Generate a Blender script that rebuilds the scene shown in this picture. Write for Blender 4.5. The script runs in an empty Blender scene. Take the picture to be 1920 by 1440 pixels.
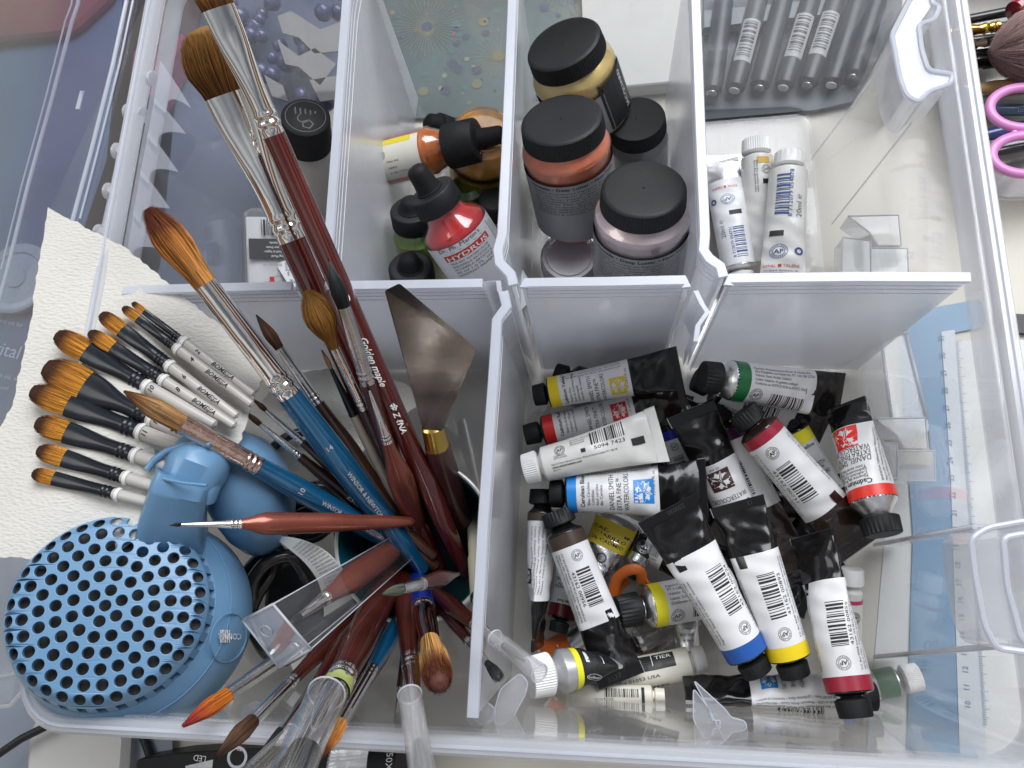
import bpy, bmesh, math, random
import numpy as np
from mathutils import Vector, Matrix
random.seed(7); rng=np.random.RandomState(7)
PI=math.pi; K=0.001
SC=bpy.context.scene; COL=SC.collection

# ------------------------------------------------------------------ camera
FPX,CX,CY,HC=1387.0,960.0,720.0,465.0
def _n(v): v=np.asarray(v,float); return v/np.linalg.norm(v)
_d=_n([150.,370.,FPX]); AX=np.array([13000.,20.,-FPX]); AX=_n(AX-_d*AX.dot(_d)); UP=-_d; AY=np.cross(UP,AX)
CAM=np.array([0.,0.,HC])
def P(px,py,z):
    r=np.array([px-CX,py-CY,FPX]); X,Y,Z=r@AX,r@AY,r@UP; s=(HC-z)/(-Z)
    return np.array([X*s,Y*s,z])
def Q(p):
    v=p[0]*AX+p[1]*AY+(p[2]-HC)*UP
    return np.array([CX+FPX*v[0]/v[2],CY+FPX*v[1]/v[2]])
def depth(p): return float((p[0]*AX+p[1]*AY+(p[2]-HC)*UP)[2])
cd=bpy.data.cameras.new('camera'); cam=bpy.data.objects.new('camera',cd); COL.objects.link(cam)
cd.sensor_width=36; cd.lens=36*FPX/1920; cd.clip_start=0.01; cd.clip_end=50
Wm=np.array([AX,AY,UP])            # world = Wm @ imagevec (rows: world axes in image coords)
right,down,fwd=Wm[:,0],Wm[:,1],Wm[:,2]
M=Matrix(((right[0],-down[0],-fwd[0],0),(right[1],-down[1],-fwd[1],0),(right[2],-down[2],-fwd[2],HC*K),(0,0,0,1)))
cam.matrix_world=M; SC.camera=cam

# ------------------------------------------------------------------ world, lamps, exposure
w=bpy.data.worlds.new('World'); SC.world=w; w.use_nodes=True
nt=w.node_tree; bg=nt.nodes['Background']
tc=nt.nodes.new('ShaderNodeTexCoord'); sx=nt.nodes.new('ShaderNodeSeparateXYZ'); nt.links.new(tc.outputs['Generated'],sx.inputs[0])
rp=nt.nodes.new('ShaderNodeValToRGB'); nt.links.new(sx.outputs['Z'],rp.inputs[0])
els=rp.color_ramp.elements; els[0].position=0.0; els[0].color=(.30,.28,.26,1); els[1].position=1; els[1].color=(.22,.23,.26,1)
for p_,c_ in ((.17,(.30,.28,.27,1)),(.20,(.85,.80,.55,1)),(.27,(.80,.76,.55,1)),(.29,(.72,.33,.34,1)),(.36,(.70,.34,.36,1)),(.38,(.07,.07,.08,1)),(.48,(.09,.09,.11,1)),(.52,(1.05,1.05,1.02,1)),(.68,(1.0,1.03,1.1,1)),(.74,(.30,.33,.38,1)),(.84,(.62,.66,.74,1)),(.93,(.75,.80,.88,1))):
    e=els.new(p_); e.color=c_
nz=nt.nodes.new('ShaderNodeTexNoise'); nz.inputs['Scale'].default_value=2.2
nt.links.new(tc.outputs['Generated'],nz.inputs['Vector'])
mx=nt.nodes.new('ShaderNodeMixRGB'); mx.blend_type='MULTIPLY'; mx.inputs[0].default_value=.8
nt.links.new(rp.outputs[0],mx.inputs[1]); r2=nt.nodes.new('ShaderNodeValToRGB'); nt.links.new(nz.outputs['Fac'],r2.inputs[0])
r2.color_ramp.elements[0].position=.4; r2.color_ramp.elements[0].color=(.35,.36,.4,1); r2.color_ramp.elements[1].position=.6; r2.color_ramp.elements[1].color=(1.3,1.28,1.2,1)
nt.links.new(r2.outputs[0],mx.inputs[2]); nt.links.new(mx.outputs[0],bg.inputs[0]); bg.inputs[1].default_value=0.56
def area(name,loc,tgt,sx_,sy_,e,col):
    l=bpy.data.lights.new(name,'AREA'); l.shape='RECTANGLE'; l.size=sx_; l.size_y=sy_; l.energy=e; l.color=col
    o=bpy.data.objects.new(name,l); COL.objects.link(o); o.location=loc
    o.rotation_euler=(Vector(tgt)-Vector(loc)).to_track_quat('-Z','Y').to_euler(); return o
area('window_light',(0.48,1.02,1.38),(0,.1,0),1.4,1.0,40,(0.93,0.96,1.0))
area('side_fill_light',(-1.1,.25,1.3),(0,.05,.0),.5,.9,5,(1.0,0.97,0.92))  # second, softer warm lamp added from the left as fill
SC.view_settings.view_transform='Standard'; SC.view_settings.look='None'; SC.view_settings.gamma=1; SC.view_settings.exposure=0.0
cy=SC.cycles; cy.use_denoising=True
cy.max_bounces=14; cy.transparent_max_bounces=32; cy.transmission_bounces=8; cy.diffuse_bounces=4; cy.glossy_bounces=4
cy.caustics_reflective=False; cy.caustics_refractive=False; cy.sample_clamp_indirect=4

# ------------------------------------------------------------------ materials
MATS={}
def mat(name,col,rough=.5,metal=0,coat=0,var=0,vscale=60,bump=0,bscale=300,stretch=None,emit=None,spec=.5,sss=0):
    if name in MATS: return MATS[name]
    m=bpy.data.materials.new(name); m.use_nodes=True; t=m.node_tree; b=t.nodes['Principled BSDF']
    c=(col[0],col[1],col[2],1); b.inputs['Base Color'].default_value=c
    b.inputs['Roughness'].default_value=rough; b.inputs['Metallic'].default_value=metal
    b.inputs['Coat Weight'].default_value=coat; b.inputs['Coat Roughness'].default_value=.06
    b.inputs['Specular IOR Level'].default_value=spec
    if sss: b.inputs['Subsurface Weight'].default_value=sss; b.inputs['Subsurface Radius'].default_value=(.003,.003,.003); b.inputs['Subsurface Scale'].default_value=1
    tcn=t.nodes.new('ShaderNodeTexCoord'); mp=t.nodes.new('ShaderNodeMapping'); t.links.new(tcn.outputs['Object'],mp.inputs[0])
    if stretch: mp.inputs['Scale'].default_value=stretch
    n=t.nodes.new('ShaderNodeTexNoise'); n.inputs['Scale'].default_value=vscale; n.inputs['Detail'].default_value=5; t.links.new(mp.outputs[0],n.inputs['Vector'])
    if var:
        r=t.nodes.new('ShaderNodeValToRGB'); r.color_ramp.elements[0].position=.3; r.color_ramp.elements[1].position=.7
        r.color_ramp.elements[0].color=tuple(x*(1-var) for x in col)+(1,); r.color_ramp.elements[1].color=tuple(min(1,x*(1+var)) for x in col)+(1,)
        t.links.new(n.outputs['Fac'],r.inputs[0]); t.links.new(r.outputs[0],b.inputs['Base Color'])
    mr=t.nodes.new('ShaderNodeMapRange'); mr.inputs[3].default_value=max(0,rough*.75); mr.inputs[4].default_value=min(1,rough*1.3); t.links.new(n.outputs['Fac'],mr.inputs[0]); t.links.new(mr.outputs[0],b.inputs['Roughness'])
    if bump:
        n2=t.nodes.new('ShaderNodeTexNoise'); n2.inputs['Scale'].default_value=bscale; n2.inputs['Detail'].default_value=3; t.links.new(mp.outputs[0],n2.inputs['Vector'])
        bp=t.nodes.new('ShaderNodeBump'); bp.inputs['Strength'].default_value=bump; bp.inputs['Distance'].default_value=.001; t.links.new(n2.outputs['Fac'],bp.inputs['Height']); t.links.new(bp.outputs[0],b.inputs['Normal'])
    if emit: b.inputs['Emission Color'].default_value=c; b.inputs['Emission Strength'].default_value=emit
    MATS[name]=m; return m
def clear(name,col=(1,1,1),op=.3,rough=.15,body=(.8,.84,.92),refl=1.0,streak=0,ior=1.45):
    """thin plastic: part see-through, part milky scatter, fresnel gloss"""
    if name in MATS: return MATS[name]
    m=bpy.data.materials.new(name); m.use_nodes=True; t=m.node_tree; t.nodes.clear()
    out=t.nodes.new('ShaderNodeOutputMaterial'); tr=t.nodes.new('ShaderNodeBsdfTransparent'); tr.inputs[0].default_value=(*col,1)
    df=t.nodes.new('ShaderNodeBsdfDiffuse'); df.inputs[0].default_value=(*body,1); tl=t.nodes.new('ShaderNodeBsdfTranslucent'); tl.inputs[0].default_value=(*body,1)
    a=t.nodes.new('ShaderNodeMixShader'); a.inputs[0].default_value=.5; t.links.new(df.outputs[0],a.inputs[1]); t.links.new(tl.outputs[0],a.inputs[2])
    b=t.nodes.new('ShaderNodeMixShader'); t.links.new(tr.outputs[0],b.inputs[1]); t.links.new(a.outputs[0],b.inputs[2])
    tcn=t.nodes.new('ShaderNodeTexCoord'); n=t.nodes.new('ShaderNodeTexNoise'); n.inputs['Scale'].default_value=14; n.inputs['Detail'].default_value=6; t.links.new(tcn.outputs['Object'],n.inputs['Vector'])
    mr=t.nodes.new('ShaderNodeMapRange'); mr.inputs[1].default_value=.3; mr.inputs[2].default_value=.7; mr.inputs[3].default_value=max(0,op*.85); mr.inputs[4].default_value=min(1,op*1.15); t.links.new(n.outputs['Fac'],mr.inputs[0]); t.links.new(mr.outputs[0],b.inputs[0])
    g=t.nodes.new('ShaderNodeBsdfGlossy'); g.inputs['Roughness'].default_value=rough; g.inputs[0].default_value=(refl,refl,refl,1)
    lw=t.nodes.new('ShaderNodeLayerWeight'); lw.inputs[0].default_value=.5; pw=t.nodes.new('ShaderNodeMath'); pw.operation='POWER'; pw.inputs[1].default_value=3.2; t.links.new(lw.outputs['Facing'],pw.inputs[0])
    fr=t.nodes.new('ShaderNodeMapRange'); f0=((ior-1)/(ior+1))**2*1.3; fr.inputs[3].default_value=f0; fr.inputs[4].default_value=.75; t.links.new(pw.outputs[0],fr.inputs[0])
    c=t.nodes.new('ShaderNodeMixShader'); t.links.new(fr.outputs[0],c.inputs[0]); t.links.new(b.outputs[0],c.inputs[1]); t.links.new(g.outputs[0],c.inputs[2])
    t.links.new(c.outputs[0],out.inputs[0]); MATS[name]=m; return m
def hairmat(name,stops,rough=.62):
    if name in MATS: return MATS[name]
    m=bpy.data.materials.new(name); m.use_nodes=True; t=m.node_tree; b=t.nodes['Principled BSDF']
    at=t.nodes.new('ShaderNodeAttribute'); at.attribute_name='strand'; sp=t.nodes.new('ShaderNodeSeparateColor'); t.links.new(at.outputs['Color'],sp.inputs[0])
    r=t.nodes.new('ShaderNodeValToRGB'); e=r.color_ramp.elements
    e[0].position=stops[0][0]; e[0].color=(*stops[0][1],1); e[1].position=stops[-1][0]; e[1].color=(*stops[-1][1],1)
    for p_,c_ in stops[1:-1]: q=e.new(p_); q.color=(*c_,1)
    t.links.new(sp.outputs[0],r.inputs[0])
    mr=t.nodes.new('ShaderNodeMapRange'); mr.inputs[3].default_value=.32; mr.inputs[4].default_value=1.65; t.links.new(sp.outputs[1],mr.inputs[0])
    vm=t.nodes.new('ShaderNodeVectorMath'); vm.operation='SCALE'; t.links.new(r.outputs[0],vm.inputs[0]); t.links.new(mr.outputs[0],vm.inputs['Scale']); t.links.new(vm.outputs[0],b.inputs['Base Color'])
    b.inputs['Roughness'].default_value=rough; b.inputs['Specular IOR Level'].default_value=.25
    MATS[name]=m; return m
def towelmat(name,col,scale):
    if name in MATS: return MATS[name]
    m=mat(name,col,.95,var=.05,vscale=20); t=m.node_tree; b=t.nodes['Principled BSDF']
    tcn=t.nodes.new('ShaderNodeTexCoord'); mp=t.nodes.new('ShaderNodeMapping'); mp.inputs['Scale'].default_value=(1.0,2.3,1); mp.inputs['Rotation'].default_value=(0,0,.25); t.links.new(tcn.outputs['Object'],mp.inputs[0])
    v=t.nodes.new('ShaderNodeTexVoronoi'); v.inputs['Scale'].default_value=scale; v.feature='SMOOTH_F1'; t.links.new(mp.outputs[0],v.inputs['Vector'])
    bp=t.nodes.new('ShaderNodeBump'); bp.inputs['Strength'].default_value=.55; bp.inputs['Distance'].default_value=.0007; t.links.new(v.outputs['Distance'],bp.inputs['Height']); t.links.new(bp.outputs[0],b.inputs['Normal'])
    return m
PLASTIC=clear('frosted_plastic',op=.74,rough=.22,body=(.83,.855,.91))
WALLP=clear('tub_plastic',op=.11,rough=.05,body=(.84,.87,.93))
RIMP=clear('rim_plastic',op=.52,rough=.15,body=(.86,.88,.93))
LIPP=clear('lip_plastic',op=.2,rough=.2,body=(.82,.85,.92))
EDGEP=clear('edge_plastic',op=.8,rough=.2,body=(.84,.87,.95))
LIDP=clear('lid_plastic',op=.06,rough=.04,body=(.75,.82,.95),col=(.95,.97,1))
CLEARP=clear('clear_sleeve',op=.02,rough=.03,body=(.9,.9,.92),ior=1.6)
FOGP=clear('cloudy_sleeve',op=.22,rough=.12,body=(.85,.86,.9))
GLASS=clear('bottle_glass',op=.02,rough=.02,body=(.9,.9,.9),ior=1.5)
BLACKP=mat('black_plastic',(.012,.013,.014),.48,spec=.3,bump=.25,bscale=1500)
BLACKR=mat('black_rubber',(.008,.008,.009),.6,spec=.25,bump=.2,bscale=1500)
BLACKG=mat('gloss_black_tube',(.006,.0055,.006),.2,coat=.3,bump=.3,bscale=90,spec=.35)
BROWNG=mat('dark_brown_tube',(.022,.013,.010),.2,coat=.35,spec=.4,bump=.35,bscale=90)
INK=mat('black_print',(.012,.012,.014),.6)
GREYINK=mat('grey_print',(.18,.18,.19),.6)
BLUEINK=mat('blue_print',(.05,.09,.25),.6)
REDINK=mat('red_print',(.55,.02,.025),.5)
WHITEINK=mat('white_print',(.8,.8,.8),.5)
SILVERINK=mat('silver_print',(.55,.55,.56),.35,metal=.6)
LABEL=mat('white_label',(.70,.70,.71),.36,var=.03,vscale=40,bump=.15,bscale=120)
CREAM=mat('cream_label',(.72,.69,.60),.45,var=.04)
WHITEP=mat('white_cap_plastic',(.80,.80,.78),.4,sss=.1)
ALU=mat('aluminium',(.72,.72,.73),.28,metal=1,bump=.3,bscale=150)
CHROME=mat('nickel_ferrule',(.86,.84,.80),.09,metal=1,var=.08,vscale=30,bump=.22,bscale=55)
CHROME2=mat('dull_ferrule',(.62,.62,.61),.24,metal=1,var=.2,vscale=80,bump=.3,bscale=90)
COPFER=mat('copper_ferrule',(.68,.50,.44),.22,metal=1,var=.12,vscale=160,stretch=(1,1,1),bump=.3,bscale=200)
BLKFER=mat('black_ferrule',(.007,.010,.016),.28,coat=.15,bump=.2,bscale=70,spec=.35)
REDH=mat('dark_red_lacquer',(.075,.008,.006),.12,coat=1,var=.25,vscale=25)
MAHH=mat('mahogany_handle',(.055,.011,.007),.22,coat=.6,var=.3,vscale=60)
COPH=mat('copper_lacquer',(.24,.062,.038),.28,metal=.5,coat=.35,var=.1)
COPF=mat('copper_lacquer_flat',(.20,.05,.035),.3,metal=.3,coat=.4)
BLUH=mat('blue_lacquer',(.003,.085,.19),.16,metal=.3,coat=1,var=.1)
NAVH=mat('royal_blue_lacquer',(.008,.03,.26),.18,coat=1)
DARKH=mat('dark_wood',(.045,.016,.008),.3,coat=.7,var=.6,vscale=35,stretch=(1,1,1))
BLKH=mat('black_handle',(.014,.012,.013),.2,coat=.6)
PEARL=mat('pearl_white_handle',(.46,.44,.41),.33,coat=.2,var=.03)
BEIGEH=mat('beige_handle',(.50,.43,.34),.35,coat=.4)

# ------------------------------------------------------------------ mesh core (units: mm)
ROOTS=[]
class MB:
    def __init__(s): s.v=[]; s.f=[]; s.fs=[]; s.c=[]
    def add(s,v,f,smooth=True,c=None):
        b=len(s.v); s.v.extend([tuple(map(float,p)) for p in v]); s.f.extend([tuple(i+b for i in q) for q in f]); s.fs.extend([smooth]*len(f))
        if c is not None: s.c.extend(c)
        return b
    def grid(s,fn,nu,nv,closed=False,smooth=True):
        v=[fn(i/nu,j/nv) for i in range(nu+1) for j in range(nv+(0 if closed else 1))]
        W=nv if closed else nv+1
        f=[(i*W+j,i*W+(j+1)%W,(i+1)*W+(j+1)%W,(i+1)*W+j) for i in range(nu) for j in range(nv)]
        s.add(v,f,smooth)
    def loft(s,rings,cap0=True,cap1=True,smooth=True):
        n=len(rings[0]); v=[p for r in rings for p in r]
        f=[(i*n+j,(i+1)*n+j,(i+1)*n+(j+1)%n,i*n+(j+1)%n) for i in range(len(rings)-1) for j in range(n)]
        b=s.add(v,f,smooth)
        if cap0: s.f.append(tuple(b+j for j in range(n))); s.fs.append(False)
        if cap1: s.f.append(tuple(b+(len(rings)-1)*n+j for j in reversed(range(n)))); s.fs.append(False)
    def box(s,x0,x1,y0,y1,z0,z1):
        v=[(x,y,z) for x in(x0,x1) for y in(y0,y1) for z in(z0,z1)]
        s.add(v,[(0,1,3,2),(4,6,7,5),(0,4,5,1),(2,3,7,6),(0,2,6,4),(1,5,7,3)],False)
    def tube(s,pts,r,n=10,closed=False,flat=1.0):
        pts=[np.asarray(p,float) for p in pts]; N=len(pts); rings=[]
        for i,p in enumerate(pts):
            a=pts[(i+1)%N]-pts[i-1] if closed else pts[min(i+1,N-1)]-pts[max(i-1,0)]
            a=_n(a); u=np.cross(a,[0,0,1]); 
            if np.linalg.norm(u)<1e-3: u=np.array([1.,0,0])
            u=_n(u); w_=np.cross(u,a); rr=r[i] if hasattr(r,'__len__') else r
            rings.append([p+rr*(math.cos(t)*u+flat*math.sin(t)*w_) for t in (2*PI*k/n for k in range(n))])
        if closed: rings.append(rings[0]); s.loft(rings,False,False)
        else: s.loft(rings)
    def build(s,name,m,parent=None,tag=None,auto=True):
        me=bpy.data.meshes.new(name); me.from_pydata([(x*K,y*K,z*K) for x,y,z in s.v],[],s.f)
        me.polygons.foreach_set('use_smooth',s.fs)
        if s.c:
            ca=me.color_attributes.new('strand','FLOAT_COLOR','POINT'); ca.data.foreach_set('color',np.array(s.c,'f').ravel())
        bm=bmesh.new(); bm.from_mesh(me)
        if auto: bmesh.ops.recalc_face_normals(bm,faces=bm.faces)
        if not s.c:
            for e in bm.edges:
                if len(e.link_faces)==2 and e.calc_face_angle(0)>.7: e.smooth=False
        bm.to_mesh(me); bm.free()
        me.materials.append(m); o=bpy.data.objects.new(name,me); COL.objects.link(o)
        if parent: o.parent=parent
        if tag: tagit(o,*tag)
        return o
def tagit(o,label,cat=None,group=None):
    o['label']=label
    if cat: o['category']=cat
    if group: o['group']=group
    return o
def thing(name,label,cat,group=None):
    o=bpy.data.objects.new(name,None); COL.objects.link(o); o.empty_display_size=.01; tagit(o,label,cat,group); ROOTS.append(o); return o
def struct(o): o['kind']='structure'; return o
def smoothstep(x): x=max(0,min(1,x)); return x*x*(3-2*x)
def interp(x,xs,ys): return float(np.interp(x,xs,ys))
def smooth_interp(x,xs,ys):
    for i in range(len(xs)-1):
        if x<=xs[i+1]:
            t=(x-xs[i])/max(1e-9,xs[i+1]-xs[i]); return ys[i]+(ys[i+1]-ys[i])*smoothstep(t)
    return ys[-1]

class Ax:
    """an axis in space given by two picture points with heights; frame faces the lens, then rolled"""
    def __init__(s,T,E,roll=0):
        s.T=P(*T); s.E=P(*E); s.L=np.linalg.norm(s.E-s.T); s.a=(s.E-s.T)/s.L
        mid=(s.T+s.E)/2; c=CAM-mid; n=_n(c-s.a*c.dot(s.a)); r=math.radians(roll); b=np.cross(n,s.a)
        s.n=n*math.cos(r)+b*math.sin(r); s.s=np.cross(s.n,s.a)
        s.ts=np.linspace(-.3,1.3,641); s.qs=np.array([Q(s.T+s.a*s.L*t) for t in s.ts])
    def t(s,px,py=None):      # pixel -> mm along the axis
        if py is None: return px*s.L
        d=np.hypot(s.qs[:,0]-px,s.qs[:,1]-py); return float(s.ts[int(np.argmin(d))]*s.L)
    def p(s,t,x=0,y=0): return s.T+s.a*t+s.s*x+s.n*y
    def mm(s,t,wpx): return wpx*depth(s.p(t))/FPX     # width in pixels -> mm
def sect(ax,t,w,h,n=20,e=2.0,ph=0,off=(0,0)):
    out=[]
    for k in range(n):
        a=2*PI*k/n+ph; c,s_=math.cos(a),math.sin(a)
        x=abs(c)**(2/e)*math.copysign(1,c)*w; y=abs(s_)**(2/e)*math.copysign(1,s_)*h
        out.append(ax.p(t,x+off[0],y+off[1]))
    return out
def lathe(ax,prof,name,m,parent,n=32,cap0=True,cap1=True,teeth=0,depthk=.05,e=2.0):
    """prof: (t mm, half width mm[, half height mm])"""
    b=MB(); rings=[]
    if teeth: n=teeth*2
    for q in prof:
        t,w_=q[0],q[1]; h=q[2] if len(q)>2 else w_; r=sect(ax,t,w_,h,n,e)
        if teeth and len(q)>3 and q[3]:
            c=ax.p(t); r=[c+(p-c)*(1-(depthk if k%2 else 0)) for k,p in enumerate(r)]
        rings.append(r)
    b.loft(rings,cap0,cap1); return b.build(name,m,parent)

# ------------------------------------------------------------------ prints (flat shapes mapped on to a surface)
_glyph={}
def textmesh(txt,bold=False,shear=0):
    k=(txt,bold,shear)
    if k in _glyph: return _glyph[k]
    c=bpy.data.curves.new('t','FONT'); c.body=txt; c.size=1; c.resolution_u=2; c.shear=shear; c.fill_mode='FRONT'
    c.align_x='LEFT'
    if bold: c.offset=.018
    o=bpy.data.objects.new('t',c); COL.objects.link(o); dg=bpy.context.evaluated_depsgraph_get(); me=o.evaluated_get(dg).to_mesh()
    v=[(p.co.x,p.co.y) for p in me.vertices]; f=[tuple(p.vertices) for p in me.polygons]
    o.evaluated_get(dg).to_mesh_clear(); bpy.data.objects.remove(o); bpy.data.curves.remove(c)
    _glyph[k]=(v,f); return v,f
class Print:
    def __init__(s,fn): s.fn=fn; s.mb={}
    def get(s,m):
        return s.mb.setdefault(m,MB())
    def shape(s,v,f,m,lift=0):
        s.get(m).add([s.fn(x,y,lift) for x,y in v],f,False)
    def text(s,txt,x,y,size,m=None,rot=0,bold=False,shear=0,width=None,mirror=False,lift=0.03):
        v,f=textmesh(txt,bold,shear); m=m or INK
        if not v: return
        W=max(p[0] for p in v); kx=size
        if width: kx=width/max(W,.01)
        c,s_=math.cos(math.radians(rot)),math.sin(math.radians(rot)); g=-1 if mirror else 1
        s.shape([(x+(p[0]*kx*g)*c-p[1]*size*s_,y+(p[0]*kx*g)*s_+p[1]*size*c) for p in v],f,m,lift)
    def rect(s,x0,x1,y0,y1,m,lift=0,nx=1,ny=6):
        v=[(x0+(x1-x0)*i/nx,y0+(y1-y0)*j/ny) for i in range(nx+1) for j in range(ny+1)]
        s.shape(v,[(i*(ny+1)+j,(i+1)*(ny+1)+j,(i+1)*(ny+1)+j+1,i*(ny+1)+j+1) for i in range(nx) for j in range(ny)],m,lift)
    def bars(s,x0,x1,y0,y1,m=None,seed=1,along='x',n=30):
        r=random.Random(seed); m=m or INK; u=x0 if along=='x' else y0; end=x1 if along=='x' else y1; unit=(end-u)/(n*2.6)
        while u<end:
            bw=unit*r.choice([1,1,2,3]); gp=unit*r.choice([1,1.5,2,2.5])
            if along=='x': s.rect(u,min(u+bw,end),y0,y1,m)
            else: s.rect(x0,x1,u,min(u+bw,end),m,nx=6,ny=1)
            u+=bw+gp
    def ring(s,x,y,r0,r1,m,n=28,a0=0,a1=2*PI,lift=0):
        v=[];f=[]
        for k in range(n+1):
            a=a0+(a1-a0)*k/n; v+=[(x+r0*math.cos(a),y+r0*math.sin(a)),(x+r1*math.cos(a),y+r1*math.sin(a))]
        for k in range(n): f.append((2*k,2*k+1,2*k+3,2*k+2))
        s.shape(v,f,m,lift)
    def disc(s,x,y,r,m,n=24,ry=None,lift=0):
        ry=ry or r; s.shape([(x,y)]+[(x+r*math.cos(2*PI*k/n),y+ry*math.sin(2*PI*k/n)) for k in range(n)],[(0,1+k,1+(k+1)%n) for k in range(n)],m,lift)
    def ap(s,x,y,r,rot=0,m=None):
        m=m or INK; s.ring(x,y,r*.62,r*.68,m); s.ring(x,y,r*.94,r,m)
        c,q=math.cos(math.radians(rot)),math.sin(math.radians(rot))
        ox,oy=-.52*r,-.3*r; s.text('AP',x+ox*c-oy*q,y+ox*q+oy*c,r*.85,m,rot,bold=True)
        for k in range(22):
            a=2*PI*k/22; 
            if k%6==5: continue
            s.disc(x+.8*r*math.cos(a),y+.8*r*math.sin(a),r*.07,m,5)
    def flower(s,x,y,h,m,rot=0,wm=None):
        """square emblem with five heart petals"""
        wm=wm or LABEL; s.rect(x-h,x+h,y-h,y+h,m,nx=4,ny=6)
        for k in range(5):
            a=math.radians(rot)+2*PI*k/5; ca,sa=math.cos(a),math.sin(a); pts=[(x+.20*h*ca,y+.20*h*sa)]
            for q in range(17):
                t=q/16; ang=(t-.5)*2.0
                rr=h*(.78+.12*math.cos(ang*5.2)) ; rr*= .86 if abs(t-.5)<.04 else 1
                u=rr*math.cos(ang*.52); w_=rr*math.sin(ang*.52)*1.05
                pts.append((x+u*ca-w_*sa,y+u*sa+w_*ca))
            n=len(pts); s.shape(pts,[(0,i,i+1) for i in range(1,n-1)],wm,.04)
            b=a+PI/5; d=(math.cos(b),math.sin(b)); nn=(-d[1],d[0]); w2=.035*h
            s.shape([(x+nn[0]*w2,y+nn[1]*w2),(x-nn[0]*w2,y-nn[1]*w2),(x+d[0]*h*.93-nn[0]*w2,y+d[1]*h*.93-nn[1]*w2),(x+d[0]*h*.93+nn[0]*w2,y+d[1]*h*.93+nn[1]*w2)],[(0,1,2,3)],wm,.04)
        s.ring(x,y,0,.16*h,m,12,lift=.07); s.ring(x,y,.07*h,.11*h,wm,12,lift=.1)
    def finish(s,name,parent):
        for m,b in s.mb.items():
            if b.f: b.build(name,m,parent,auto=False)

# ------------------------------------------------------------------ brushes
def strands(ax,t0,t1,w0,wm_,h0,hm,um,style,m,parent,count=500,jit=.35,thick=.17,name='bristles',frizz=0.0,bend=(0,0)):
    """t0 joint, t1 tip (mm). widest at fraction um, half sizes w0,h0 at joint, wm_,hm at widest"""
    b=MB(); L=t1-t0
    def sz(u):
        if u<um: k=smoothstep(u/um); return w0+(wm_-w0)*k,h0+(hm-h0)*k
        x=(u-um)/(1-um)
        if style=='dome': k=math.sqrt(max(0,1-x**2.8))
        elif style=='point': k=max(0,1-x**1.35)
        elif style=='flat': k=1-.12*x
        else: k=max(0,math.cos(x*PI/2))**.8
        return wm_*k,hm*k
    def ctr(u): return bend[0]*u*u,bend[1]*u*u
    # core
    rings=[]
    for i in range(13):
        u=i/12*.9; w_,h=sz(u); cx,cy_=ctr(u); rings.append(sect(ax,t0+L*u,max(w_*.84,.05),max(h*.84,.05),16,off=(cx,cy_)))
    cx,cy_=ctr(.93); w_,h=sz(.93); rings.append(sect(ax,t0+L*.93,max(w_*.4,.03),max(h*.4,.03),16,off=(cx,cy_)))
    nb=len(rings)*16; b.loft(rings); b.c.extend([(i//16/12*.97,.35,0,1) for i in range(nb)])
    for k in range(count):
        th=rng.uniform(0,2*PI); rho=math.sqrt(rng.uniform(.45,1.0)); tone=rng.uniform(0,1); ns=6
        ue=1.0-abs(rng.normal(0,.06)) if style!='flat' else 1-rng.uniform(0,.05)
        if style=='dome':
            lo=um; hi=1.
            while hi-lo>.01:
                mid=(lo+hi)/2
                if sz(mid)[0]/wm_>rho*.98: lo=mid
                else: hi=mid
            ue=min(ue,lo+rng.uniform(-.02,.02))
        dth=rng.normal(0,.06); fx,fy=rng.normal(0,frizz),rng.normal(0,frizz); pr=None; rings=[]
        for i in range(ns+1):
            u=ue*i/ns; w_,h=sz(u if style!='dome' else min(u,um))
            if style=='dome' and u>um: w_,h=wm_,hm; 
            if style=='dome': 
                kk=sz(u)[0]/max(wm_,1e-6); 
                if u>um: w_*= .80+.20*kk; h*=.80+.20*kk
            a=th+dth*u; r_=rho*(1+jit*.08*math.sin(tone*40+u*5)); cx,cy_=ctr(u)
            c=ax.p(t0+L*u,w_*r_*math.cos(a)+fx*u*u+cx,h*r_*math.sin(a)+fy*u*u+cy_)
            rr=thick*(1-.75*(i/ns)**2); rings.append([c+ax.s*rr*math.cos(g)+ax.n*rr*math.sin(g) for g in (0,2.1,4.2)])
        n0=len(b.v); b.loft(rings,False,False); b.c.extend([(ue*(i//3)/ns,tone,0,1) for i in range(3*(ns+1))])
    o=b.build(name,m,parent,auto=False); return o

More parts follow.
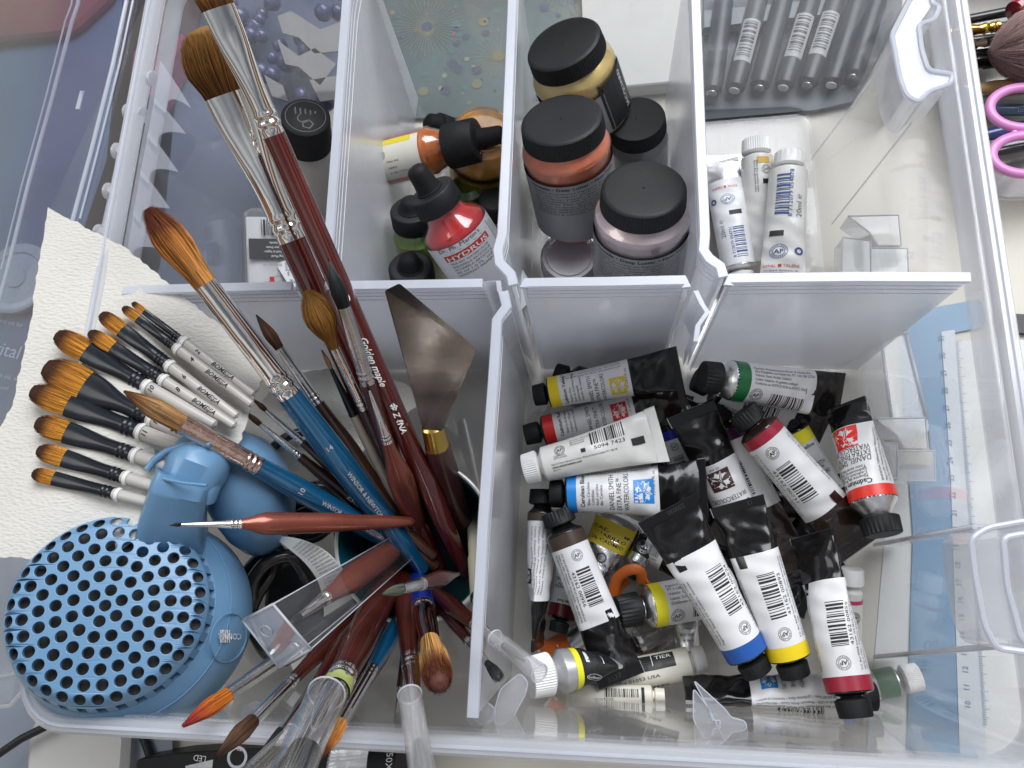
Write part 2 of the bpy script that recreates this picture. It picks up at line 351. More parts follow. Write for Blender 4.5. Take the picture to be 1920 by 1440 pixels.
def brush(label,T,E,joint,fer,bw,fw,hw,group='paint brushes standing in the cup',hair=None,ferm=None,hanm=None,style='point',um=.35,bmax=None,flat=1.0,fflat=None,
          rings=2,roll=0,count=450,frizz=.15,taper=(.0,.35,1.0),hprof=None,texts=(),waist=None,name='paint_brush',bend=(0,0),bthick=.17,hflat=1.0,hn=24):
    """T tip, E handle end as (px,py,z); joint, fer: pixels of bristle/ferrule and ferrule/handle joints; bw bristle width px at joint; fw ferrule width px at its end"""
    ax=Ax(T,E,roll); th=thing(name,label,'paint brush',group)
    tj,tf=ax.t(*joint),ax.t(*fer); w0=ax.mm(tj,bw)/2; w1=ax.mm(tf,fw)/2; wmx=ax.mm(tj*.5,bmax or bw)/2
    fflat=flat if fflat is None else fflat
    strands(ax,tj,0,w0*.96,wmx,w0*flat*.96,wmx*flat,um,style,hair,th,count,frizz=frizz,bend=bend,thick=bthick)
    # ferrule
    Lf=tf-tj; pr=[]; h0=w0*fflat
    N=26
    for i in range(N+1):
        u=i/N; t=tj+Lf*u; k=smoothstep(min(1,u/.72)) if waist else u
        w_=w0+(w1-w0)*k; h=h0+(w1-h0)*(smoothstep(min(1,max(0,u-.12)/.6)))
        pr.append([t,w_,h])
    if rings:
        for r_ in range(rings):
            uc=.84+ .07*r_ if rings>1 else .9
            pr=[[t,w_*(1+.07*math.exp(-((t-tj)/Lf-uc)**2/.0004)-.06*math.exp(-((t-tj)/Lf-uc-.032)**2/.0004)),h*(1+.07*math.exp(-((t-tj)/Lf-uc)**2/.0004)-.06*math.exp(-((t-tj)/Lf-uc-.032)**2/.0004))] for t,w_,h in
                ([[tj+Lf*i/90,interp(i/90,[j/N for j in range(N+1)],[q[1] for q in pr]),interp(i/90,[j/N for j in range(N+1)],[q[2] for q in pr])] for i in range(91)] if len(pr)<90 else pr)]
    pr=[(pr[0][0]-.01,pr[0][1]*.93,pr[0][2]*.93)]+[(t,w_,h) for t,w_,h in pr]
    lathe(ax,pr,'ferrule',ferm,th,n=32)
    # handle
    LH=ax.L-tf; hw_=[ax.mm(tf+LH*f,w_)/2 for f,w_ in hw]; fs=[f for f,_ in hw]; pr=[]
    for i in range(41):
        f=i/40; r_=smooth_interp(f,fs,hw_)
        if f>.97: r_*=math.sqrt(max(.02,1-((f-.97)/.03)**2))
        pr.append((tf+.2+LH*f,r_,r_*hflat))
    lathe(ax,pr,'handle',hanm,th,n=hn)
    if texts:
        def fn(x,y,l):
            r_=smooth_interp(max(0,(x-tf)/LH),fs,hw_)+.22+l*.3; a=y/r_; return ax.p(x,r_*math.sin(a),r_*math.cos(a))
        pt=Print(fn)
        for (txt,px,py,size,m,rot,sh) in texts: pt.text(txt,ax.t(px,py),-size*.35 if rot==0 else -size*.3*len(txt),size,m,rot,shear=sh,bold=True)
        pt.finish('lettering',th)
    return th,ax

# ------------------------------------------------------------------ paint tubes
def tube(label,T,E,wpx,cpx,roll=0,fr=(.10,.16,.17,.23,.66,.94),band=None,cap=BLACKP,body=BLACKG,lab=LABEL,shm=None,capw=.72,items=None,group='paint tubes heaped in the big compartment',
         parts=('cap','shoulder','band','label'),crimp_tilt=0,teeth=26,name='paint_tube',labm2=None,bodyr=None,seed=0,crimptext=None,dent=.0,notch=False):
    ax=Ax(T,E,roll); th=thing(name,label,'paint tube',group); L=ax.L
    r=ax.mm(L*.35,wpx)/2; cw=ax.mm(L*.92,cpx)/2; c1,s1,b0,b1,l1,f0=[q*L for q in fr]; rs=random.Random(seed+int(T[0]*7))
    ph=[rs.uniform(0,6) for _ in range(6)]
    def wh(t):
        u=max(0,min(1,(t-s1)/(L-s1))); k=u**1.6
        w_=r+(cw-r)*k; h=r*(1-.93*u**1.9)
        return w_,max(h,.55)
    def surf(t,a,l=0):
        w_,h=wh(t); u=max(0,min(1,(t-s1)/(L-s1))); c,s_=math.cos(a),math.sin(a); e=2-.25*u
        x=math.copysign(abs(s_)**(2/e),s_)*(w_+l); y=math.copysign(abs(c)**(2/e),c)*(h+l)
        d=(u**1.2)*(1-u**6)*r*.10*(math.sin(5*a*.6+ph[0]+t*.12)+.7*math.sin(t*.35+ph[1]+2*a)+.5*math.sin(t*.6-3*a+ph[2]))*(1 if h>2 else h/2)
        d+=dent*r*.12*math.exp(-((t-L*.55)/7)**2)*math.cos(2*a+ph[3])
        return ax.p(t,x,y+d)
    # cap
    cr=r*capw; lathe(ax,[(0,cr*.9,cr*.9,0),(.3,cr*.97,cr*.97,1),(c1*.85,cr*1.03,cr*1.03,1),(c1*.9,cr,cr,0),(c1,cr*.8,cr*.8,0)],'cap',cap,th,teeth=teeth,depthk=.07)
    # shoulder
    shm=shm or body
    lathe(ax,[(c1-.3,cr*.62),(c1+.8,cr*.66),(c1+(s1-c1)*.5,r*.74),(s1-.3,r*.985),(s1+.3,r),(s1+1.0,r)],'shoulder',shm,th,n=36)
    # body from shoulder to fold
    b=MB(); b.grid(lambda u,v: surf(s1+.2+(f0-s1)*u,2*PI*v),46,40,closed=True); b.build('body',body,th)
    if lab is not None:
        b=MB(); b.grid(lambda u,v: surf(b1+(l1-b1)*u,2*PI*v,.14),34,40,closed=True); lo=b.build('label',lab,th)
    if band is not None:
        b=MB(); b.grid(lambda u,v: surf(b0+(b1-b0)*u,2*PI*v,.2),4,40,closed=True); b.build('colour_band',band,th)
    # fold
    b=MB(); fw=wh(f0)[0]; tk=1.0
    rings=[]
    for t,hh,ww in ((f0-.6,.55,fw*.985),(f0,tk,fw),(L-.6,tk,cw),(L,tk*.5,cw)):
        rings.append([ax.p(t,-ww,-hh),ax.p(t,ww,-hh),ax.p(t,ww,hh),ax.p(t,-ww,hh)])
    b.loft(rings,smooth=False); fo=b.build('crimped_end',body,th)
    b=MB(); b.loft([[ax.p(f0,x*fw*1.004+dx*.35,y*tk*1.05) for x,dx,y in ((1,0,-1),(1,1,-1),(1,1,1),(1,0,1))],[ax.p(L,x*cw+dx*.35,y*tk*1.05) for x,dx,y in ((1,0,-1),(1,1,-1),(1,1,1),(1,0,1))]],smooth=False); b.build('foil_edge',ALU,th)
    if crimptext:
        pc=Print(lambda x,y,l: ax.p(x,y,tk+.05+l)); pc.text(crimptext,f0+(L-f0)*.72,-cw*.55,(L-f0)*.6,labm2 or mat('embossed_black',(.035,.035,.036),.3),rot=90); pc.finish('embossing',th)
    pr=Print(lambda x,y,l: surf(x,y/((wh(x)[0]+wh(x)[1])/2),.22+l))
    if items: items(pr,b1,l1,r,L)
    if notch:
        nx=l1-(l1-b1)*.13; pr.rect(nx,l1+.1,r*.42,r*.78,body,lift=.0)
    pr.finish('print',th)
    return th,ax,surf
MICRO=['Pigment: Blend Of Umbers, Siennas','Melange d\'umbrine, Siennas PBr 7 CI# 77492','Vehicle: Gum Arabic Solution','Liante: Solution de gomme arabique','Conforms to ASTM D 4236 & ASTM D 5067']
ADDR=['P.O. Box 84268 Seattle, WA 98124 • www.danielsmith.com','Made in USA • Premium Artist Grade • 800-426-6740','284 600 093 Series 1 Lightfastness I/Série: 1 Résistance à la lumière: I']
def back(code='43162 00859',flip=False,yo=0,micro=True,side=-1,barside=0,sz=1.0,last='9'):
    """DS back: barcode with digits along it, AP circle near the band, small text either side"""
    def f(p,b1,l1,r,L):
        W=l1-b1; y=yo*r; m=INK
        x0,x1=b1+W*.30,b1+W*.78
        p.bars(x0,x1,y-r*.42*sz,y+r*.32*sz,m,seed=int(code[-3:]),along='x',n=22)
        ty=y+(r*.38 if flip else -r*.46); rot=0
        w=(x1-x0)*1.0
        if flip:
            p.text(code,x1,ty+r*.2,r*.24,m,180,width=w*.92); p.text('7',x0-W*.04,ty+r*.2,r*.22,m,180); p.text(last,x1+W*.08,ty+r*.2,r*.22,m,180)
        else:
            p.text(code,x0,ty-r*.2,r*.24,m,0,width=w*.92)
        p.ap(b1+W*.13,y-.05*r,r*.30,90)
        if micro:
            for i,t in enumerate(ADDR):
                yy=y+side*(r*.85+i*r*.19)*(1); p.text(t,(b1+W*.05) if not flip else (b1+W*.93),yy,r*.155,m,rot,width=W*.86)
            for i,t in enumerate(MICRO):
                yy=y-side*(r*1.15+i*r*.2); p.text(t,(b1+W*.06) if not flip else (b1+W*.8),yy,r*.15,m,rot,width=W*.7)
    return f
def front(color,names,lines=('DANIEL SMITH','EXTRA FINE™','WATERCOLORS'),rot=90,yo=0,flipx=False,oz='15 ml/.5 fl. oz.'):
    """DS front: colour name, brand lines and flower square, all read across the tube"""
    def f(p,b1,l1,r,L):
        W=l1-b1; y=yo*r; g=1 if rot==90 else -1; x=lambda q:b1+W*q
        y0=y-r*.78*g
        p.text(names[0],x(.10),y0,r*.31,INK,rot,bold=True)
        for i,t in enumerate(names[1:]): p.text(t,x(.165+.052*i),y0+r*.12*g,r*.21,INK,rot)
        for i,t in enumerate(lines): p.text(t,x(.455+.09*i),y-r*.95*g,r*.36,INK,rot,width=r*(1.85 if i!=1 else 1.6))
        p.flower(x(.815),y,r*.52,color,rot=rot)
        p.text(oz,x(.955),y-r*.2*g,r*.2,INK,rot)
        for i,t in enumerate(ADDR): p.text(t,x(.04),y+r*(1.05+.2*i),r*.16,INK,0,width=W*.85)
        for i,t in enumerate(ADDR[::-1]): p.text(t,x(.04),y-r*(1.25+.2*i),r*.16,INK,0,width=W*.85)
    return f

# ================================================================== THE SETTING
def slab(name,pts,z,th_,m,parent=None,tag=None,zs=None,bev=0):
    """a flat piece outlined by picture points at height z, th_ thick downwards"""
    zs=zs or [z]*len(pts); top=[P(x,y,q) for (x,y),q in zip(pts,zs)]; b=MB(); n=len(top)
    if bev:
        c=sum(top)/n; ins=[p+(c-p)/np.linalg.norm(c-p)*bev for p in top]
        top2=[p-np.array([0,0,bev]) for p in top]
        v=ins+top2+[p-np.array([0,0,th_]) for p in top]; f=[tuple(range(n))]+[(i,n+i,n+(i+1)%n,(i+1)%n) for i in range(n)]+[(n+i,2*n+i,2*n+(i+1)%n,n+(i+1)%n) for i in range(n)]+[tuple(reversed(range(2*n,3*n)))]
    else:
        v=top+[p-np.array([0,0,th_]) for p in top]; f=[tuple(range(n))]+[(i,n+i,n+(i+1)%n,(i+1)%n) for i in range(n)]+[tuple(reversed(range(n,2*n)))]
    b.add(v,f,False); return b.build(name,m,parent,tag)
def roundpoly(pts,r=12,n=5):
    out=[]; N=len(pts)
    for i in range(N):
        p0,p1,p2=[np.array(pts[j%N],float) for j in (i-1,i,i+1)]
        d0,d1=_n(p0-p1),_n(p2-p1); rr=min(r,np.linalg.norm(p0-p1)*.45,np.linalg.norm(p2-p1)*.45); a,c=p1+d0*rr,p1+d1*rr
        for k in range(n+1): t=k/n; out.append(tuple((1-t)**2*a+2*t*(1-t)*p1+t*t*c))
    return out
TABZ=-4
TABLE=mat('cream_tabletop',(.60,.565,.49),.45,var=.03,vscale=8,bump=.05)
b=MB(); b.box(-900,900,-700,1100,TABZ-25,TABZ); o=b.build('tabletop',TABLE); o['kind']='structure'; o['label']='cream white tabletop under the storage box'; o.name='tabletop'

# ================================================================== THE TUB
tub=thing('storage_tub','clear plastic divided storage tub standing on the cream table with its lid folded open','storage box')
def rrect(x0,x1,y0,y1,r,n=6):
    out=[]
    for cx_,cy_,a0 in ((x1-r,y1-r,0),(x0+r,y1-r,PI/2),(x0+r,y0+r,PI),(x1-r,y0+r,1.5*PI)):
        for k in range(n+1): a=a0+PI/2*k/n; out.append((cx_+r*math.cos(a),cy_+r*math.sin(a)))
    return out
FL=(-219,151,-58,322); RM=(-240,173,-61,334); H=145
def wallring(z,off=0,r=16):
    k=z/H; return [(x,y,z) for x,y in rrect(*[FL[i]+(RM[i]-FL[i])*k+(off if i%2 else -off) for i in range(4)],r+off)]
b=MB(); b.loft([wallring(z,o_) for z,o_ in ((0,-3),(1.5,-.6),(6,0),(40,0),(90,0),(140,0),(140,1.6),(90,1.6),(40,1.6),(6,1.6),(0,-1.2))],False,False); b.build('walls',WALLP,tub)
b=MB(); r0=wallring(0,-3); b.add(r0,[tuple(range(len(r0)))],False); r1=[(x,y,-1.6) for x,y,z in wallring(0,-1.2)]; b.add(r1,[tuple(reversed(range(len(r1))))],False); b.build('bottom_panel',WALLP,tub)
b=MB(); b.loft([wallring(z,o_) for z,o_ in ((140,1.2),(144.2,1.0),(145.6,2),(145.6,7),(144.5,8.2),(131,9.2),(131,8.2),(142.5,6.8),(142.5,3),(140,2.0))],False,False); b.build('rim',RIMP,tub)
b=MB(); b.loft([wallring(z,o_) for z,o_ in ((126,1.6),(126.8,10.8),(125.4,10.8),(124.6,1.6))],False,False); b.build('rim_ledge',RIMP,tub)
for z,o_,nm in ((146,4.6,'rim_bead'),(130.6,9.4,'skirt_bead')):
    b=MB(); b.tube(wallring(z,o_),.8,6,closed=True); b.build(nm,EDGEP,tub)
# hinge knuckles on the left wall and milky pointed slabs in place of the sawtooth light inside it
for k,(x,y) in enumerate(((262,142),(243,210),(222,283),(206,358),(188,436))):
    p=P(x,y,140); b=MB(); e=P(x+26,y+6,140); q=P(x-4,y,140)
    b.tube([q,q+(e-q)*.12,q+(e-q)*.2,q+(e-q)*.8,q+(e-q)*.88,e],[4.4,4.4,3.2,3.2,4.2,4.2],14); b.build('hinge_knuckle',RIMP,tub)
pts=[(262,142),(243,210),(222,283),(206,358),(188,436)]
b=MB(); b.tube([P(x+10,y,139) for x,y in pts],2.6,12); b.build('hinge_pin',clear('hinge_pin_plastic',op=.15,rough=.08),tub)
LIGHTCREASEP=clear('light_and_crease_plastic',op=.26,rough=.2,body=(.80,.84,.95))
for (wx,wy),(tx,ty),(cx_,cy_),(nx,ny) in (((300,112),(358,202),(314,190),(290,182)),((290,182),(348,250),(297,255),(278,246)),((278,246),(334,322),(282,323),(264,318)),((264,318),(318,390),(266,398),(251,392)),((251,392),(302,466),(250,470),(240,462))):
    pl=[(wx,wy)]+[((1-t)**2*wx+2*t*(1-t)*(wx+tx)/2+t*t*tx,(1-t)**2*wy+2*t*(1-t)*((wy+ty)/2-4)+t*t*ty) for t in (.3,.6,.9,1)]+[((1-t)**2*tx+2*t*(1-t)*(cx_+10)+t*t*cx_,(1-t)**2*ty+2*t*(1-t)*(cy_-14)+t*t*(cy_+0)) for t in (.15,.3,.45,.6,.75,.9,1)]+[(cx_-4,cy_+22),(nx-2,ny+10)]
    sx0=min(p_[0] for p_ in pl); slab('wall_light_patch',pl,0,.7,LIGHTCREASEP,tub,zs=[142-(p_[0]-sx0)*.22 for p_ in pl])
# latch brackets on the back right corner and on the right wall
def bracket(px,z,deep,bead=1.3,name='handle_bracket'):
    top=[P(x,y,z) for x,y in px]; b=MB(); n=len(top)
    v=top+[p*np.array([1,1,0])+np.array([0,0,z-deep]) for p in top]
    b.add(v,[(i,n+i,n+(i+1)%n,(i+1)%n) for i in range(n)],False); o=b.build(name,RIMP,tub)
    b=MB(); b.tube([*top],bead,8,closed=True); b.build('edge_bead',EDGEP,o); return o
bracket(roundpoly([(1712,-12),(1745,-14),(1748,8),(1762,14),(1752,38),(1722,46),(1728,95),(1740,133),(1787,140),(1782,158),(1740,172),(1722,192),(1700,180),(1688,150),(1672,66)],10),146,26)
bracket(roundpoly([(1950,972),(1850,990),(1820,1010),(1828,1080),(1845,1170),(1868,1215),(1960,1228),(1960,1212),(1915,1200),(1888,1100),(1880,1008),(1950,996)],14),146,26)
slab('handle_lip',roundpoly([(1826,1006),(1862,988),(1960,970),(1960,1000),(1890,1012),(1896,1080),(1920,1196),(1960,1206),(1960,1228),(1880,1224),(1846,1180)],8),146,1.5,LIPP,tub)
slab('handle_lip',roundpoly([(1712,-12),(1745,-14),(1748,8),(1722,46),(1728,95),(1740,133),(1787,140),(1782,158),(1740,172),(1722,192),(1700,180),(1688,150),(1672,66)],8),146,1.5,LIPP,tub)
for (x0,y0,x1,y1) in ((1640,1022,1828,988),(1640,1232,1868,1212)):      # sides of the handle recess
    a=P(x0,y0,2); c=P(x1,y1,138); b=MB()
    v=[a,c,np.array([c[0]+10,c[1],c[2]]),np.array([a[0]+14,a[1],a[2]])]; t=np.array([0,1.4,0])
    b.add([*v,*[p+t for p in v]],[(0,1,2,3),(7,6,5,4),(0,4,5,1),(1,5,6,2),(2,6,7,3),(3,7,4,0)],False); b.build('recess_side',RIMP,tub)
    b=MB(); b.tube([a,c],1.1,8); b.build('recess_bead',EDGEP,tub)
a0,a1=P(1790,145,120),P(1500,350,4)
b=MB(); b.tube([P(1690,70,140),P(1600,195,80),P(1520,300,6)],.6,8); b.build('corner_crease',LIGHTCREASEP,tub)
b=MB(); b.tube([P(1735,195,132),P(1690,255,95),P(1560,420,8)],.5,8); b.build('corner_crease',LIGHTCREASEP,tub)
# moulded divider hooks at the foot of the front wall
HOOK=clear('hook_plastic',op=.26,rough=.2,body=(.84,.86,.93))
for px in ([(938,1292),(975,1262),(990,1278),(986,1300),(962,1345),(940,1362),(922,1350)],[(1300,1290),(1330,1330),(1336,1352),(1352,1350),(1346,1372),(1322,1388),(1300,1350)],[(1300,1275),(1362,1332),(1370,1345),(1398,1352),(1404,1385),(1360,1392),(1345,1360)],
           [(880,1330),(905,1310),(930,1330),(925,1355),(885,1362),(872,1345)],[(540,1335),(560,1312),(572,1336),(566,1352),(545,1350)],[(452,1330),(480,1314),(500,1326),(488,1345),(455,1348)]):
    zz=[60+ (y-1260)*.35 for x,y in px]; hk=slab('divider_hook',roundpoly(px,9,4),100,1.6,HOOK,tub); b=MB(); b.tube([P(x,y,100) for x,y in roundpoly(px,9,4)],.3,6,closed=True); b.build('hook_edge',EDGEP,hk)

# lid, folded open to the left
lidz=lambda x: 128+(x-290)*.16
lid=MB(); lp=[(-340,-60),(300,-60),(292,0),(262,140),(192,430),(165,560),(100,900),(66,1180),(58,1260),(20,1322),(-60,1345),(-340,1345)]
lp=lp; tz=[lidz(x) for x,y in lp]
ld=slab('lid',lp,0,1.6,LIDP,tub,zs=tz)
for line,r_,m_ in (([(152,-40),(146,8),(135,40),(96,190),(52,350),(14,505),(-40,700)],1.1,EDGEP),([(140,-40),(134,8),(122,40),(84,190),(40,350),(2,505)],.5,EDGEP),([(246,-40),(212,120),(172,280),(137,410),(90,600)],1.2,EDGEP),([(258,-40),(224,120),(184,280),(150,410)],.6,EDGEP),
        ([(294,-40),(290,20),(263,140),(228,280),(200,405),(180,500)],1.5,EDGEP),([(0,1270),(28,1262),(48,1235),(58,1150),(66,1060)],1.4,EDGEP),([(-40,1330),(20,1322),(52,1285),(64,1220)],1.2,EDGEP)):
    b=MB(); b.tube([P(x,y,lidz(x)+1.5) for x,y in line],r_,8); b.build('lid_bead',m_,ld)
for (a,c) in (((152,0),(110,160)),((246,0),(205,160))):
    pass
for (x0,y0) in ((150,170),):
    slab('lid_mark',[(x0,y0),(x0+8,y0),(x0-2,y0+34),(x0-9,y0+34)],lidz(x0)+2.2,.5,RIMP,ld)

# dividers: each one lifts out
def divider(label,px,z1=H,z0=2,bead=1.5,m=PLASTIC,lean=0):
    """px: plan of the top edge in picture points"""
    tp=[P(x,y,z1) for x,y in px]; th=thing('divider',label,'divider','divider panels of the tub')
    b=MB(); n=len(tp)
    def off(i,d):
        a=_n((tp[min(i+1,n-1)]-tp[max(i-1,0)])[:2]); return np.array([-a[1]*d,a[0]*d,0])
    L=[tp[i]+off(i,.9) for i in range(n)]; R=[tp[i]-off(i,.9) for i in range(n)]
    lo=lambda q:[np.array([p[0],p[1],z0]) for p in q]
    for A,B in ((L,lo(L)),(R,lo(R))):
        b.add([*A,*B],[(i,i+1,n+i+1,n+i) for i in range(n-1)],False)
    b.build('panel',m,th)
    b=MB(); rings=[]
    for i in range(n):
        o_=off(i,1); p=tp[i]; rings.append([p+o_*2.6+[0,0,-.2],p+o_*2.1+[0,0,1.1],p-o_*2.1+[0,0,1.1],p-o_*2.6+[0,0,-.2],p-o_*1.2+[0,0,-1.5],p+o_*1.2+[0,0,-1.5]])
    b.loft(rings); b.build('top_edge',EDGEP,th)
    for dz in (7,11,16):
        b=MB(); b.tube([t+off(i,1.0)-[0,0,dz] for i,t in enumerate(tp)],.2,5); b.tube([t-off(i,1.0)-[0,0,dz] for i,t in enumerate(tp)],.2,5); b.build('moulded_line',EDGEP,th)
    return th,tp
divider('frosted divider left of the ink bottles, behind the large mop brushes',[(672,-120),(650,0),(632,250),(618,440),(612,520)])
divider('frosted divider between the ink bottles and the jars with black caps',[(965,-120),(961,0),(951,250),(942,440),(934,470),(937,493),(958,515),(963,535)])
divider('frosted divider between the black capped jars and the white tubes',[(1298,-120),(1304,0),(1313,250),(1321,440),(1319,470),(1330,486),(1350,500),(1356,520)])
divider('frosted divider running from the cross wall to the front, right of the cup',[(944,548),(950,575),(932,600),(926,700),(915,850),(905,1000),(895,1180),(886,1345)])
divider('frosted cross divider behind the folded paper towel and palette knife',[(232,545),(330,542),(548,537)],lean=0)
divider('frosted cross divider behind the palette knife, under the ink bottles',[(556,537),(730,535),(905,532)])
divider('frosted cross divider in front of the black capped jars',[(983,540),(984,531),(1140,529),(1284,526),(1286,540)])
divider('frosted cross divider in front of the white tubes',[(1366,536),(1367,523),(1600,520),(1818,521)])
for pts_ in ([(548,527),(565,530),(566,552),(588,570),(590,590)],[(905,528),(930,526),(932,545),(945,560),(950,585),(930,610)],[(1300,545),(1312,570),(1322,585),(1304,610),(1300,640)]):
    b=MB(); tp=[P(x,y,144) for x,y in pts_]; n=len(tp); b.add([*tp,*[p-[0,0,40] for p in tp],*[p+[2.2,0,0] for p in tp],*[p+[2.2,0,-40] for p in tp]],[(i,i+1,n+i+1,n+i) for i in range(n-1)]+[(2*n+i,2*n+i+1,3*n+i+1,3*n+i) for i in range(n-1)]+[(i,i+1,2*n+i+1,2*n+i) for i in range(n-1)],False); b.build('divider_slot',EDGEP,tub)

# ================================================================== AROUND THE TUB
BLUEGREY=mat('blue_grey_cover',(.05,.092,.165),.5,var=.12,vscale=12)  # dark blue cover, its tone also carrying the reflection in the lid above
t=thing('work_mat','large blue grey book cover lying under the folded open lid','book'); slab('cover',[(-500,-300),(420,-300),(330,180),(300,500),(200,700),(60,1090),(-500,1090)],-1,2.6,BLUEGREY,t)
t.name='book'
pr=Print(lambda x,y,l:P(0,0,-.6+l)+np.array([x,y,0])); o0=P(0,0,-.6)
for s_,x,y,z_ in (('Digital Micro',-46,655,42),('archival ink for',-20,600,14),('Pigment ink, waterproof',-30,700,14),('fade proof',-30,722,14)):
    q=P(x,y,-.6)-o0; pr.text(s_,q[0],q[1],z_*.33,mat('pale_print',(.35,.42,.52),.6),rot=-12)
pr.finish('title',t)
t=thing('red_cloth','dusty red cloth lying beneath the lid in the far corner','cloth'); slab('fabric',roundpoly([(-200,-200),(250,-200),(215,-20),(130,60),(-20,75),(-200,170)],30),9,7,mat('red_fabric',(.11,.022,.03),.9,var=.25,vscale=30,bump=.4,bscale=60),t,bev=3)
t=thing('magenta_box','magenta box edge showing beside the upper hinge','box'); slab('box_side',[(250,95),(330,40),(345,70),(290,180),(240,180)],22,20,mat('magenta_card',(.22,.01,.07),.5),t,bev=1)
t=thing('brown_box','brown box corner showing above the magenta box','box'); slab('box_side',[(285,-60),(345,-60),(330,45),(300,95),(285,40)],30,28,mat('brown_card',(.13,.075,.06),.6),t,bev=1)
# ridged clear jar lid under the tub lid
t=thing('jar_lid','ridged round clear jar lid lying under the storage tub lid','lid')
c=P(28,520,8); b=MB(); rings=[]
for z_,r_ in ((-6,26),(-1,27),(0,25.5),(0,20),(-1,19),(-1,8),(0,7.4),(0,.01)):
    rings.append([(c[0]+(r_+(0.5 if k%2 and r_>25 else 0))*math.cos(2*PI*k/96),c[1]+(r_+(0.5 if k%2 and r_>25 else 0))*math.sin(2*PI*k/96),c[2]+z_) for k in range(96)])
b.loft(rings); b.build('lid_disc',mat('grey_clear_plastic',(.22,.27,.33),.25,coat=.4),t)

# behind the tub
PURP=mat('purple_blue_beads',(.045,.052,.135),.35,coat=.3,var=.2)
rs=random.Random(3); t0=None
t=thing('bead_string','purple blue bead garland lying behind the tub','beads')
path=[(350,-40),(400,40),(440,20),(470,70),(450,130),(500,150),(520,100),(500,40),(560,70),(590,130),(560,180),(600,205),(520,10),(480,-10),(620,30),(600,80)]
for i,(x,y) in enumerate(path):
    for k in range(3):
        b=MB(); c=P(x+rs.uniform(-22,22),y+rs.uniform(-16,16),rs.uniform(12,26)); r_=rs.uniform(4.5,8)
        b.grid(lambda u,v:(c[0]+r_*math.sin(PI*u)*math.cos(2*PI*v),c[1]+r_*math.sin(PI*u)*math.sin(2*PI*v),c[2]+r_*math.cos(PI*u)),8,12,closed=True); b.build('bead',PURP,t)
CARD=mat('pale_card',(.20,.20,.20),.7,var=.05)
for lab_,px in (('torn pale card behind the tub, upper scrap',[(520,30),(545,20),(600,55),(640,40),(640,95),(590,100),(560,70),(530,62)]),('torn pale card behind the tub, middle scrap',[(520,75),(560,105),(590,90),(630,120),(600,160),(560,125),(535,120)]),('torn pale card behind the tub, lowest scrap',[(495,140),(530,160),(540,190),(510,180)]),('pale curved card scrap behind the tub under the middle scrap',[(580,150),(640,140),(640,185),(600,190)])):
    t=thing('card_scrap',lab_,'card','card scraps behind the tub'); slab('card',px,34,.8,CARD,t)
t=thing('dark_tray','dark blue grey tray behind the tub under the beads','tray'); slab('tray_base',[(250,-200),(655,-200),(645,170),(540,300),(470,560),(100,600),(200,300)],-1,2,mat('slate_blue',(.07,.09,.15),.4,var=.2,vscale=15),t)
# patterned folder
t=thing('patterned_folder','teal folder printed with bursts and coloured dots behind the ink bottles','folder')
slab('folder_cover',[(690,-150),(1120,-150),(1115,216),(730,222),(700,100)],-.5,2.5,mat('teal_cover',(.05,.085,.085),.35,var=.35,vscale=10),t)
o0=P(0,0,0); pr=Print(lambda x,y,l:np.array([x,y,-.25+l])); DC=[mat('dot_'+n_,c_,.5) for n_,c_ in (('cream',(.20,.20,.13)),('coral',(.20,.06,.045)),('teal',(.04,.12,.12)),('navy',(.03,.045,.08)),('olive',(.14,.14,.06)))]
for i in range(210):
    x,y=rs.uniform(705,1110),rs.uniform(-120,212); q=P(x,y,0); pr.disc(q[0],q[1],rs.choice([.6,.9,1.3,2.0,2.8,4]),DC[rs.choice([0,1,2,3,4,3,3])],14,lift=.0+.02*(i%9))
for (x,y,n_,rr) in ((800,50,44,26),(935,105,30,22),(1060,-30,36,24),(740,-60,30,20)):
    q=P(x,y,0)
    for k in range(n_):
        a=2*PI*k/n_; r1=rr*rs.uniform(.75,1.1); d_=np.array([math.cos(a),math.sin(a)]); nn=np.array([-d_[1],d_[0]])*.18; p0=q[:2]+d_*3; p1=q[:2]+d_*r1
        pr.shape([tuple(p0-nn),tuple(p1-nn),tuple(p1+nn),tuple(p0+nn)],[(0,1,2,3)],DC[0],.25); pr.disc(p1[0],p1[1],.6,DC[0],8,lift=.25)
    pr.disc(q[0],q[1],4.5,DC[3] if n_>40 else DC[4],20,lift=.3)
pr.finish('printed_pattern',t)
t=thing('white_card_box','white card box standing behind the black capped jars','box'); slab('box_body',[(1085,-200),(1300,-200),(1298,150),(1095,170)],10,12,mat('white_box_card',(.52,.52,.50),.6,var=.04),t,bev=1)
